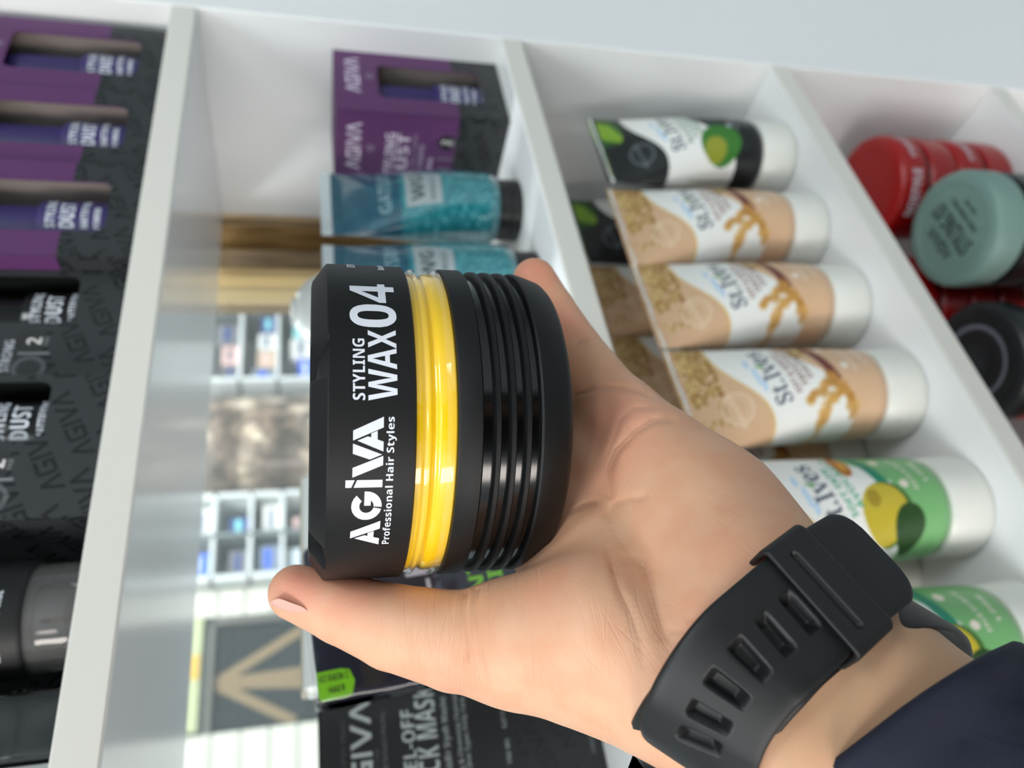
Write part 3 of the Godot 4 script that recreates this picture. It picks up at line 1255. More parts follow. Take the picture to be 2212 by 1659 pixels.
# the rest of the photographer, behind the camera: navy jacket, head, legs, and the hand with the phone
func build_rest_of_person() -> void:
	var person: Node3D = get_node("person")
	var cloth: Material = M.cloth
	var face := Vector3(0.578, 0, -0.816)
	var right := Vector3(0.816, 0, 0.578)
	var stand := Vector3(-0.76, 0, 0.63)
	var frame := Transform3D(Basis(right, Vector3.UP, -face), stand)
	# jacket
	var rows := []
	var segs := 40
	for q in [[-0.075, 0.055, 0.058], [-0.085, 0.066, 0.066], [-0.115, 0.10, 0.080], [-0.145, 0.165, 0.095], [-0.185, 0.205, 0.112], [-0.26, 0.212, 0.125], [-0.40, 0.20, 0.130], [-0.58, 0.192, 0.125], [-0.76, 0.20, 0.128], [-0.80, 0.20, 0.126], [-0.80, 0.18, 0.110]]:
		var row := []
		for j in segs:
			var a := -TAU * j / segs
			row.append(Vector3(cos(a) * q[1], q[0], sin(a) * q[2]))
		rows.append(row)
	put(sheet(rows, true), "jacket", cloth, person).global_transform = frame
	# legs and shoes
	var denim := plain(Color(0.10, 0.11, 0.14), 0.85)
	var leather := plain(Color(0.06, 0.055, 0.05), 0.4)
	for s in [-1.0, 1.0]:
		put(lathe([[0.055, FLOOR_Y + 0.05], [0.058, FLOOR_Y + 0.08], [0.066, -1.05], [0.088, -0.80], [0.09, -0.76]], 32), "trouser_leg", denim, person).global_transform = frame.translated_local(Vector3(0.09 * s, 0, 0))
		put(slab(round_rect(0.09, 0.26, 0.044, 8), 0.07), "shoe", leather, person).global_transform = frame.translated_local(Vector3(0.09 * s, FLOOR_Y + 0.036, -0.06)) * Transform3D(Basis(Vector3.RIGHT, PI / 2), Vector3.ZERO)
	# head: skull, jaw, nose, hair
	var hrows := []
	var brows := []
	for i in 19:
		var t := PI * i / 18.0
		var row := []
		var hair := []
		for j in 32:
			var a := -TAU * j / 32.0
			var d := Vector3(cos(a) * sin(t), cos(t), sin(a) * sin(t))
			var front: float = max(-d.z, 0.0)
			var w := 0.074 - 0.016 * smooth01((-d.y - 0.1) / 0.9)
			var p := Vector3(d.x * w, d.y * 0.112 + 0.055, d.z * 0.095)
			var nose: float = exp(-pow(d.x / 0.16, 2.0) - pow((d.y + 0.12) / 0.22, 2.0)) * front
			var eye: float = (exp(-pow((abs(d.x) - 0.38) / 0.16, 2.0) - pow((d.y - 0.08) / 0.10, 2.0))) * front
			p.z -= nose * 0.022 - eye * 0.008
			row.append(p)
			var cover: float = smooth01((d.y - 0.32 + 1.1 * max(d.z, 0.0)) / 0.12)
			hair.append(p * Vector3(1, 1, 1) + d * (0.014 * cover - 0.004))
		hrows.append(row)
		brows.append(hair)
	var skin := plain(Color(0.82, 0.64, 0.52), 0.5)
	put(sheet(hrows, true), "head", skin, person).global_transform = frame.translated_local(Vector3(0, 0.0, -0.05))
	put(sheet(brows, true), "hair", plain(Color(0.07, 0.05, 0.04), 0.6), person).global_transform = frame.translated_local(Vector3(0, 0.0, -0.05))
	put(lathe([[0.055, -0.10], [0.05, -0.05], [0.052, 0.0]], 32), "neck", skin, person).global_transform = frame.translated_local(Vector3(0, 0, -0.02))
	# sleeves: the raised left arm from the cuff to the shoulder, the right arm up to the phone
	var l_sh := stand - right * 0.185 + Vector3(0, -0.185, 0)
	var r_sh := stand + right * 0.185 + Vector3(0, -0.185, 0)
	arm_sleeve([Vector3(-0.585, -0.203, 0.138), Vector3(-0.65, -0.262, 0.15), Vector3(-0.745, -0.335, 0.20), Vector3(-0.85, -0.30, 0.36), l_sh], [0.040, 0.046, 0.054, 0.060, 0.072], cloth, person)
	var palm := Vector3(-0.527, -0.073, 0.348)
	var elbow := Vector3(-0.53, -0.41, 0.55)
	var down := (elbow - palm).normalized()
	arm_sleeve([palm + down * 0.085, palm + down * 0.2, elbow, Vector3(-0.57, -0.33, 0.64), r_sh], [0.035, 0.042, 0.054, 0.060, 0.072], cloth, person)
	# the right hand is the mirror of the left
	var o := MeshInstance3D.new()
	o.name = "right_hand"
	o.mesh = M.hand_mesh
	o.material_override = M.skin
	person.add_child(o, true)
	var la := Vector3(0.73, -0.55, 0.40).normalized()
	var ln := Vector3(-0.55, 0.1, 0.83)
	ln = (ln - la * ln.dot(la)).normalized()
	var wn: Vector3 = -HAND_AXES[1]
	wn = (wn - down * wn.dot(down)).normalized()
	var turn := Basis(down, wn, -down.cross(wn)) * Basis(la, ln, la.cross(ln)).transposed()
	o.global_transform = Transform3D(turn, palm - turn * Vector3(0.052, -0.033, 0.012))


func arm_sleeve(pts: Array, radii: Array, mat: Material, person: Node3D) -> void:
	var line := path_points(pts, 0.02)
	var rows := []
	var n := line.size()
	for i in n:
		var t: Vector3 = (line[min(i + 1, n - 1)] - line[max(i - 1, 0)]).normalized()
		var e1 := t.cross(Vector3.UP).normalized()
		var e2 := e1.cross(t).normalized()
		var f := float(i) / (n - 1) * (radii.size() - 1)
		var k := mini(int(f), radii.size() - 2)
		var r := lerpf(radii[k], radii[k + 1], f - k)
		var row := []
		for j in 28:
			var a := TAU * j / 28.0
			row.append(line[i] + (e1 * cos(a) + e2 * sin(a)) * r)
		rows.append(row)
	put(sheet(rows, true), "sleeve", mat, person).global_transform = Transform3D.IDENTITY


# ------------------------------------------------------------------ the wrist band

const STRAP := [Vector3(68.14, -94.91, 16.00), Vector3(63.61, -87.71, 28.00), Vector3(60.23, -80.42, 40.00), Vector3(58.09, -73.68, 50.00), Vector3(56.80, -67.42, 57.50), Vector3(56.78, -61.00, 61.50), Vector3(58.12, -55.77, 63.50), Vector3(61.33, -49.77, 64.50), Vector3(65.87, -44.38, 64.00), Vector3(71.49, -40.37, 62.00), Vector3(77.34, -36.90, 59.00), Vector3(83.57, -33.60, 55.50), Vector3(91.16, -30.47, 50.50), Vector3(101.04, -27.39, 44.00)]
const UNDER_STRAP := [Vector3(61.26, -71.84, 50.50), Vector3(59.79, -64.53, 55.50), Vector3(60.77, -59.09, 58.00), Vector3(64.15, -52.78, 59.50), Vector3(69.49, -46.83, 59.00), Vector3(76.42, -42.10, 55.50), Vector3(87.80, -37.88, 49.00), Vector3(98.14, -36.51, 44.00), Vector3(110.42, -40.53, 34.00), Vector3(122.23, -48.24, 21.00), Vector3(133.79, -59.70, 4.00)]
const LUG := [Vector3(57.68, -51.39, 57.00), Vector3(53.37, -54.26, 57.00), Vector3(50.22, -59.86, 54.00), Vector3(48.97, -66.54, 49.00), Vector3(50.62, -74.42, 41.00), Vector3(56.25, -86.35, 28.00)]
const CASE_AT := Vector3(67.64, -102.47, 11.00)
const ARM_DIR := Vector3(0.83, -0.52, 0.20)


func path_points(pts: Array, step: float) -> Array:
	var c := Curve3D.new()
	for i in pts.size():
		var p: Vector3 = pts[i]
		var t := Vector3.ZERO
		if i > 0 and i < pts.size() - 1:
			t = (pts[i + 1] - pts[i - 1]) / 6.0
		c.add_point(p, -t, t)
	c.bake_interval = 0.5
	var out := []
	var n := int(c.get_baked_length() / step)
	for i in n + 1:
		out.append(c.sample_baked(c.get_baked_length() * i / n, true))
	return out


func smooth01(x: float) -> float:
	var t := clampf(x, 0.0, 1.0)
	return t * t * (3.0 - 2.0 * t)


# a band along a path: width along the arm, thickness away from the skin; slots are sunk through it, one end may be rounded
func band(pts: Array, width: float, thick: float, slots: Array, tip: bool) -> ArrayMesh:
	var line := path_points(pts, 0.4)
	var n := line.size()
	var across := 60
	var rows := []
	var w: Vector3 = ARM_DIR.normalized()
	for i in n:
		var p: Vector3 = line[i]
		var t: Vector3 = (line[min(i + 1, n - 1)] - line[max(i - 1, 0)]).normalized()
		var side: Vector3 = (w - t * w.dot(t)).normalized()
		var up := side.cross(t).normalized()
		if up.z < 0.0 and tip:
			up = up if i < n / 4 else -up
		var half := width / 2
		if tip:
			var left: float = (n - 1 - i) * 0.4
			if left < 5.0:
				half -= 5.0 - sqrt(max(25.0 - pow(5.0 - left, 2.0), 0.0))
		var row := []
		# over the top, then back underneath
		for k in across + 1:
			var f := lerpf(-1.0, 1.0, float(k) / across)
			var x := f * half
			var edge: float = thick * 0.5 - 0.7 * pow(abs(f), 14.0)
			var d := 0.0
			for s in slots:
				var along: float = (p - s).dot(t)
				if abs(along) < 2.2:
					d = max(d, (thick + 0.6) * clampf((4.6 - abs(x)) / 2.0, 0.0, 1.0) * clampf((1.75 - abs(along)) / 0.45, 0.0, 1.0))
			row.append((p + side * x + up * (edge - d)) * 0.001)
		for k in [1.0, 0.8, 0.0, -0.8, -1.0]:
			row.append((p + side * (k * half) - up * (thick * 0.5 - 0.4 * pow(abs(k), 14.0) + (0.9 if slots.size() else 0.0))) * 0.001)
		rows.append(row)
	return sheet(rows, true)


func build_watch() -> void:
	var t := thing("wristwatch", "black rubber wrist band with slotted holes, worn round the wrist", "watch")
	t.transform = hand_basis()
	var rubber := plain(Color(0.075, 0.077, 0.082), 0.5)
	grain(rubber, 0.3, 0.6, 200.0)
	M.rubber = rubber
	put(band(STRAP, 24.0, 2.2, STRAP.slice(5, 11), true), "strap", rubber, t)
	put(band(UNDER_STRAP, 23.0, 2.0, [], false), "buckle_strap", rubber, t)
	# keeper loop over both layers
	var a: Vector3 = STRAP[10]
	var b: Vector3 = STRAP[12]
	var dir := (b - a).normalized()
	var side: Vector3 = (ARM_DIR - dir * ARM_DIR.dot(dir)).normalized()
	var up := side.cross(dir).normalized()
	if up.z < 0.0:
		up = -up
	var mid: Vector3 = STRAP[11] - up * 1.6 + dir * 0.5
	var loop := round_rect(27.4, 9.0, 2.2, 8)
	var dense := []
	for i in loop.size():
		var p := loop[i]
		var q := loop[(i + 1) % loop.size()]
		var m := int(max(1.0, p.distance_to(q) / 0.5))
		for k in m:
			dense.append(p.lerp(q, float(k) / m))
	var rows := []
	var prof := [[-5.6, -1.4], [-6.1, -1.2], [-6.3, -0.6], [-6.2, -0.2], [-5.8, 0.0]]
	for k in 47:
		prof.append([-5.5 + k * 11.0 / 46.0, 0.0])
	prof.append_array([[5.8, 0.0], [6.2, -0.2], [6.3, -0.6], [6.1, -1.2], [5.6, -1.4], [0.0, -1.5]])
	for q in prof:
		var row := []
		for p in dense:
			var pull: float = q[1]
			if p.y > 3.5 and q[1] == 0.0:
				var x: float = abs(p.x)
				var g: float = Vector2(max(x - 8.6, 0.0), q[0] + 1.2).length()
				pull -= 1.1 * smooth01((1.25 - g) / 0.7)
			var nn := Vector2(p.x - clampf(p.x, -11.5, 11.5), p.y - clampf(p.y, -2.3, 2.3)).normalized()
			var c: Vector2 = p + nn * pull
			row.append((mid + side * c.x + up * c.y + dir * q[0]) * 0.001)
		rows.append(row)
	put(sheet(rows, true), "keeper_loop", rubber, t)
	# lug of the case curving up at the thumb side of the wrist
	var case_m := plain(Color(0.10, 0.098, 0.096), 0.3)
	put(band(LUG, 9.0, 3.0, [], false), "case_lug", case_m, t)
	var o := put(slab(round_rect(0.036, 0.040, 0.010, 8), 0.011), "watch_case", case_m, t, CASE_AT * 0.001)
	var nrm := Vector3(-0.70, -0.50, -0.52).normalized()
	var y := (ARM_DIR - nrm * ARM_DIR.dot(nrm)).normalized()
	o.basis = Basis(y.cross(nrm), y, nrm)


# the phone that takes the picture, upright in the other hand: its lens corner is at the camera, the rest hangs below and to the left
func build_phone() -> void:
	var t := thing("smartphone", "black smartphone held upright over the wrist to take the picture", "phone")
	var r: Vector3 = HAND_AXES[0]
	var u: Vector3 = HAND_AXES[1]
	var b: Vector3 = HAND_AXES[2]
	t.transform = Transform3D(Basis(-u, -r, -b).orthonormalized() * Basis.IDENTITY, Vector3(-0.51828, -0.00431, 0.29556) + b * 0.009 + r * 0.058 - u * 0.021)
	put(slab(round_rect(0.0715, 0.1467, 0.010, 8), 0.0076), "body", M.black_gloss, t)
	put(slab(round_rect(0.066, 0.141, 0.008, 8), 0.0004), "screen", M.black_gloss, t, Vector3(0, 0, -0.0040))


# ------------------------------------------------------------------ goods on the shelves

func shade_noise(seed_: int, freq: float) -> FastNoiseLite:
	var n := FastNoiseLite.new()
	n.seed = seed_
	n.frequency = freq
	n.fractal_octaves = 3
	return n


func pattern(img: Image, y0: int, cap: float, color: Color) -> void:
	# the brand name repeated on a slant
	var step := cap * 1.75
	var k := 0
	var y := float(y0)
	while y < img.get_height() + 90:
		var x := -40.0 - (k % 2) * cap * 2.0
		while x < img.get_width() + 40:
			ink(img, "AGIVA", sans_bold, Vector2(x, y + (img.get_width() - x) * 0.32 - 60), cap, color, 0.0, -0.42)
			x += cap * 4.9
		y += step
		k += 1


# front and side of the hair powder carton: two-tone, brand at the top, slanted pattern in the dark foot
func carton_art(top: Color, foot: Color, ink_c: Color, front: bool, left := false) -> Image:
	var w := 260
	var h := 440
	var img := Image.create(w, h, false, Image.FORMAT_RGB8)
	img.fill(top)
	var cut := int(h * 0.70)
	img.fill_rect(Rect2i(0, cut, w, h - cut), foot)
	var lower := Image.create(w, h - cut, false, Image.FORMAT_RGB8)
	lower.fill(foot)
	pattern(lower, 24, 30.0, foot.darkened(0.30))
	img.blit_rect(lower, Rect2i(0, 0, w, h - cut), Vector2i(0, cut))
	ink(img, "AGIVA", sans_bold, Vector2(w * 0.30, h * 0.145), 36, ink_c, w * 0.58)
	disc(img, Vector2(w * 0.58, h * 0.20), 9, 9, ink_c.darkened(0.3), 0.6)
	if left:
		ink(img, "STRONG", sans_bold, Vector2(w * 0.10, h * 0.60), 15, ink_c, w * 0.26)
		disc(img, Vector2(w * 0.35, h * 0.655), 26, 26, Color(0.15, 0.155, 0.16))
		ink(img, "2", sans_bold, Vector2(w * 0.325, h * 0.69), 22, Color(0.9, 0.88, 0.86))
		ink(img, "PRO", sans_bold, Vector2(w * 0.315, h * 0.715), 7, ink_c.darkened(0.3))
		img.fill_rect(Rect2i(int(w * 0.245), int(h * 0.62), 4, 48), ink_c.darkened(0.3))
		disc(img, Vector2(w * 0.125, h * 0.665), 26, 26, ink_c.darkened(0.55), 0.72)
	elif not front:
		ink(img, "STYLING", sans_bold, Vector2(w * 0.16, h * 0.345), 26, ink_c, w * 0.62)
		ink(img, "DUST", sans_bold, Vector2(w * 0.16, h * 0.425), 30, ink_c, w * 0.62)
		ink(img, "MATTIFYING POWDER", sans, Vector2(w * 0.16, h * 0.47), 11, ink_c.darkened(0.25), w * 0.62)
		ink(img, "SOFT SHAPES", sans_bold, Vector2(w * 0.16, h * 0.515), 12, ink_c.darkened(0.15), w * 0.5)
		ink(img, "STRONG", sans_bold, Vector2(w * 0.16, h * 0.575), 13, ink_c, w * 0.34)
		disc(img, Vector2(w * 0.70, h * 0.645), 24, 24, Color(0.12, 0.1, 0.12))
		ink(img, "2", sans_bold, Vector2(w * 0.675, h * 0.665), 22, Color(0.9, 0.88, 0.86))
		ink(img, "PRO", sans_bold, Vector2(w * 0.66, h * 0.69), 7, ink_c)
		img.fill_rect(Rect2i(int(w * 0.49), int(h * 0.60), 5, 44), ink_c.darkened(0.35))
		disc(img, Vector2(w * 0.27, h * 0.645), 28, 28, ink_c.darkened(0.45), 0.72)
	return img


# varnish: the pattern is glossier than the card round it
func carton_gloss() -> Image:
	var img := Image.create(260, 440, false, Image.FORMAT_RGB8)
	img.fill(Color(0.50, 0.50, 0.50))
	var lower := Image.create(260, 132, false, Image.FORMAT_RGB8)
	lower.fill(Color(0.50, 0.50, 0.50))
	pattern(lower, 24, 30.0, Color(0.16, 0.16, 0.16))
	img.blit_rect(lower, Rect2i(0, 0, 260, 132), Vector2i(0, 308))
	return img


func varnished(img: Image, gloss: ImageTexture) -> StandardMaterial3D:
	var m := printed(img, 1.0)
	m.roughness_texture = gloss
	m.roughness_texture_channel = BaseMaterial3D.TEXTURE_CHANNEL_RED
	return m


const CARTON := Vector3(0.0695, 0.119, 0.0695)

# carton with a window in the front and a bottle standing inside
func window_carton(label: String, art: Dictionary, bottle: Material, at: Vector3, turn: float, group: String, wide := false) -> Node3D:
	var t := thing("black_carton" if wide else "powder_carton", label, "box", at, turn, group)
	var s := CARTON
	var hole := Rect2(-0.0175, -s.y / 2 + 0.0165, 0.0375, 0.073) if not wide else Rect2(0.0010, -s.y / 2 + 0.0255, 0.0300, 0.070)
	put(window_panel(s.x, s.y, hole, 0.005, 0.0008), "front_panel", art.side if wide else art.front, t, Vector3(0, s.y / 2, s.z / 2 - 0.0004))
	for k in [-1.0, 1.0]:
		put(rbox(Vector3(s.z - 0.0016, s.y, 0.0008), 0.0002), "side_panel", art.side, t, Vector3(k * (s.x / 2 - 0.0004), s.y / 2, 0), Vector3(0, k * PI / 2, 0))
	put(rbox(Vector3(s.x, s.y, 0.0008), 0.0002), "back_panel", art.side, t, Vector3(0, s.y / 2, -s.z / 2 + 0.0004), Vector3(0, PI, 0))
	put(rbox(Vector3(s.x - 0.002, 0.0008, s.z - 0.002), 0.0002), "top_flap", art.card, t, Vector3(0, s.y - 0.0005, 0))
	put(rbox(Vector3(s.x - 0.002, 0.0008, s.z - 0.002), 0.0002), "bottom_flap", art.card, t, Vector3(0, 0.0005, 0))
	# grey card liner behind the window
	put(rbox(Vector3(s.x - 0.004, s.y - 0.004, 0.0008), 0.0002), "liner", art.liner, t, Vector3(0, s.y / 2, -0.022))
	put(rbox(Vector3(0.0008, s.y - 0.004, 0.055), 0.0002), "liner", art.liner, t, Vector3(0.0245 if not wide else 0.0325, s.y / 2, 0.006))
	put(rbox(Vector3(0.0008, s.y - 0.004, 0.055), 0.0002), "liner", art.liner, t, Vector3(-0.0245 if not wide else -0.006, s.y / 2, 0.006))
	var b := put(lathe([[0.0, 0.002], [0.0165, 0.002], [0.0172, 0.004], [0.0172, 0.047], [0.0166, 0.0485], [0.0145, 0.0495], [0.0142, 0.082], [0.013, 0.092], [0.0, 0.092]], 48), "bottle", bottle, t, Vector3(-0.001 if not wide else 0.0135, 0.001, 0.0160))
	for w in [["STYLING", 0.0400, 0.0042, -34.0, 30.0], ["DUST", 0.0310, 0.0068, -34.0, 22.0], ["MATTIFYING", 0.0245, 0.0034, -34.0, 34.0], ["POWDER", 0.0190, 0.0030, -34.0, 10.0], ["VOLUME", 0.0125, 0.0034, -34.0, 14.0]]:
		put(wrap_text(w[0], sans_bold, w[3], w[4], w[1], w[2], 0.0174), "lettering", M.ink, b)
	return t


func plain_carton(label: String, mat: Material, at: Vector3, turn: float, group: String) -> Node3D:
	var t := thing("black_carton", label, "box", at, turn, group)
	var s := CARTON
	put(rbox(s, 0.0006), "carton", mat, t, Vector3(0, s.y / 2, 0))
	put(rbox(Vector3(s.x * 0.9, 0.0008, s.z * 0.9), 0.0003), "top_flap", M.black_cap, t, Vector3(0, s.y + 0.0004, 0))
	return t


func build_top_row() -> void:
	var gloss := tex(carton_gloss())
	var purple := Color(0.35, 0.18, 0.37)
	var dark := Color(0.165, 0.178, 0.188)
	var art := {
		"front": varnished(carton_art(purple, dark, Color(0.82, 0.78, 0.84), true), gloss),
		"side": varnished(carton_art(purple, dark, Color(0.82, 0.78, 0.84), false), gloss),
		"card": plain(Color(0.30, 0.15, 0.31), 0.6),
		"liner": plain(Color(0.50, 0.46, 0.44), 0.7),
	}
	M.purple_art = art
	var violet := plain(Color(0.16, 0.10, 0.36), 0.35)
	grain(violet, 0.12, 4.0, 60.0)
	M.violet = violet
	var y: float = SHELF_Y[0]
	var z := -0.012 - CARTON.z / 2
	var first := window_carton("purple and black carton with window, tight against the white side post, top board", art, violet, Vector3(-0.0463, y, z), 0.0, "purple hair powder cartons on the top board")
	again(first, Vector3(-0.1165, y, z + 0.001), 0.0, "purple and black carton with window, middle of three on the top board")
	again(first, Vector3(-0.1867, y, z + 0.004), 0.0, "purple and black carton with window, beside the all-black carton on the top board")
	var black_m := varnished(carton_art(dark, dark, Color(0.78, 0.78, 0.80), false, true), gloss)
	M.black_carton = black_m
	var g := "black hair powder cartons on the top board"
	var black_art := {"front": black_m, "side": black_m, "card": M.black_cap, "liner": M.black_cap}
	window_carton("black carton with window and slanted raised lettering, next to the purple cartons", black_art, M.black_gloss, Vector3(-0.2566, y, z - 0.006), 0.0, g, true)
	window_carton("black carton with window and slanted raised lettering, next to the spray bottle", black_art, M.black_gloss, Vector3(-0.3268, y, z + 0.002), 0.0, g, true)
	plain_carton("black carton pushed back into shade behind the black spray bottle", black_m, Vector3(-0.3985, y, z - 0.072), 0.0, g)
	# black bottle on a clear foot
	var t := thing("spray_bottle", "black round bottle with clear plastic foot on the top board", "bottle", Vector3(-0.3945, y, -0.032), 0.0)
	put(lathe([[0.0, 0.0205], [0.0215, 0.0205], [0.0225, 0.022], [0.0225, 0.128], [0.020, 0.136], [0.0, 0.138]], 64), "body", plain(Color(0.06, 0.064, 0.068), 0.5), t)
	put(lathe([[0.0193, 0.001], [0.0199, 0.0], [0.0205, 0.001], [0.0205, 0.0205], [0.0199, 0.0208]], 64), "clear_foot", clear(Color(0.8, 0.78, 0.76), 0.14), t)
	put(lathe([[0.0, 0.0], [0.0193, 0.0], [0.0193, 0.0015], [0.0, 0.0015]], 48), "base", M.black_cap, t)
	put(lathe([[0.0, 0.004], [0.006, 0.0045], [0.0105, 0.007], [0.0125, 0.011], [0.0125, 0.020], [0.0, 0.020]], 48), "nozzle", M.black_gloss, t)
	put(wrap_text("150 ML ℮ 5.07 fl.oz", sans_bold, -62.0, 8.0, 0.0270, 0.0028, 0.0227), "lettering", M.ink, t)
	# shrink-wrapped black packs towards the end of the board
	var wrap := plain(Color(0.05, 0.055, 0.058), 0.2)
	wrap.clearcoat_enabled = true
	wrap.clearcoat_roughness = 0.08
	for p in [[-0.4375, -0.046, 0.0, "black pack in creased clear film beside the spray bottle"], [-0.489, -0.044, 0.06, "black pack in creased clear film at the open end of the top board"]]:
		var b := thing("wrapped_pack", p[3], "pack", Vector3(p[0], y, p[1]), p[2], "film-wrapped black packs on the top board")
		put(creased_box(Vector3(0.026 if p[0] > -0.45 else 0.048, 0.11, 0.055), 0.0016, 31), "pack", wrap, b)
		put(rbox(Vector3(0.020, 0.104, 0.048), 0.002), "content", M.black_cap, b, Vector3(0, 0.054, 0))


# box of crumpled film: a rounded box grid pushed about by noise
func creased_box(size: Vector3, amount: float, seed_: int) -> ArrayMesh:
	var n := FastNoiseLite.new()
	n.seed = seed_
	n.noise_type = FastNoiseLite.TYPE_CELLULAR
	n.frequency = 42.0
	n.fractal_octaves = 2
	var outline := round_rect(size.x, size.z, 0.004, 4)
	var dense := []
	for i in outline.size():
		var p := outline[i]
		var q := outline[(i + 1) % outline.size()]
		var m := int(max(1.0, p.distance_to(q) / 0.002))
		for k in m:
			dense.append(p.lerp(q, float(k) / m))
	dense.reverse()
	var rows := []
	var cnt := 64
	for i in cnt + 5:
		var y := size.y * (1.0 - float(clampi(i - 2, 0, cnt)) / cnt)
		var f := 1.0
		if i < 2:
			f = [0.02, 0.9][i]
		elif i > cnt + 2:
			f = [0.9, 0.02][i - cnt - 3]
		var row := []
		for p in dense:
			var q: Vector3 = Vector3(p.x * f, y, -p.y * f)
			var d: float = n.get_noise_3d(q.x, q.y, q.z) * amount if f == 1.0 else 0.0
			row.append(q + Vector3(p.x, 0, -p.y).normalized() * d)
		rows.append(row)
	return sheet(rows, true)


# squeeze tube standing on its cap: round at the cap, flat at the crimp
func tube_mesh(height: float, cap_h: float, r: float, half_w: float) -> ArrayMesh:
	var rows := []
	var uvs := []
	var rings := 40
	var segs := 56
	for i in rings + 1:
		var f := float(i) / rings          # 0 crimp, 1 cap
		var y := lerpf(height, cap_h, f)
		var open: float = pow(sin(clampf((f - 0.045) / 0.80, 0.0, 1.0) * PI / 2), 0.85) if f > 0.045 else 0.0
		var a := lerpf(half_w, r, smooth01(f * 1.05))
		var b: float = max(lerpf(0.0, r, open), 0.0007)
		if f > 0.93:
			var k := (f - 0.93) / 0.07
			a -= r * 0.14 * k * k
			b -= r * 0.14 * k * k
		var row := []
		var uvr := []
		for j in segs + 1:
			var an := TAU * j / segs - PI
			var x := sin(an) * a
			row.append(Vector3(x, y, cos(an) * b))
			uvr.append(Vector2(sin(an) * 0.5 + 0.5, f))
		rows.append(row)
		uvs.append(uvr)
	return sheet(rows, false, uvs)


func oats(img: Image, box: Rect2, dark: Color, light: Color, seed_: int, count: int) -> void:
	var r := RandomNumberGenerator.new()
	r.seed = seed_
	for i in count:
		var c := box.position + Vector2(r.randf(), r.randf()) * box.size
		var k := dark.lerp(light, r.randf())
		disc(img, c, r.randf_range(4, 8), r.randf_range(3, 6), k)
		disc(img, c + Vector2(1, 1), 2, 2, dark)


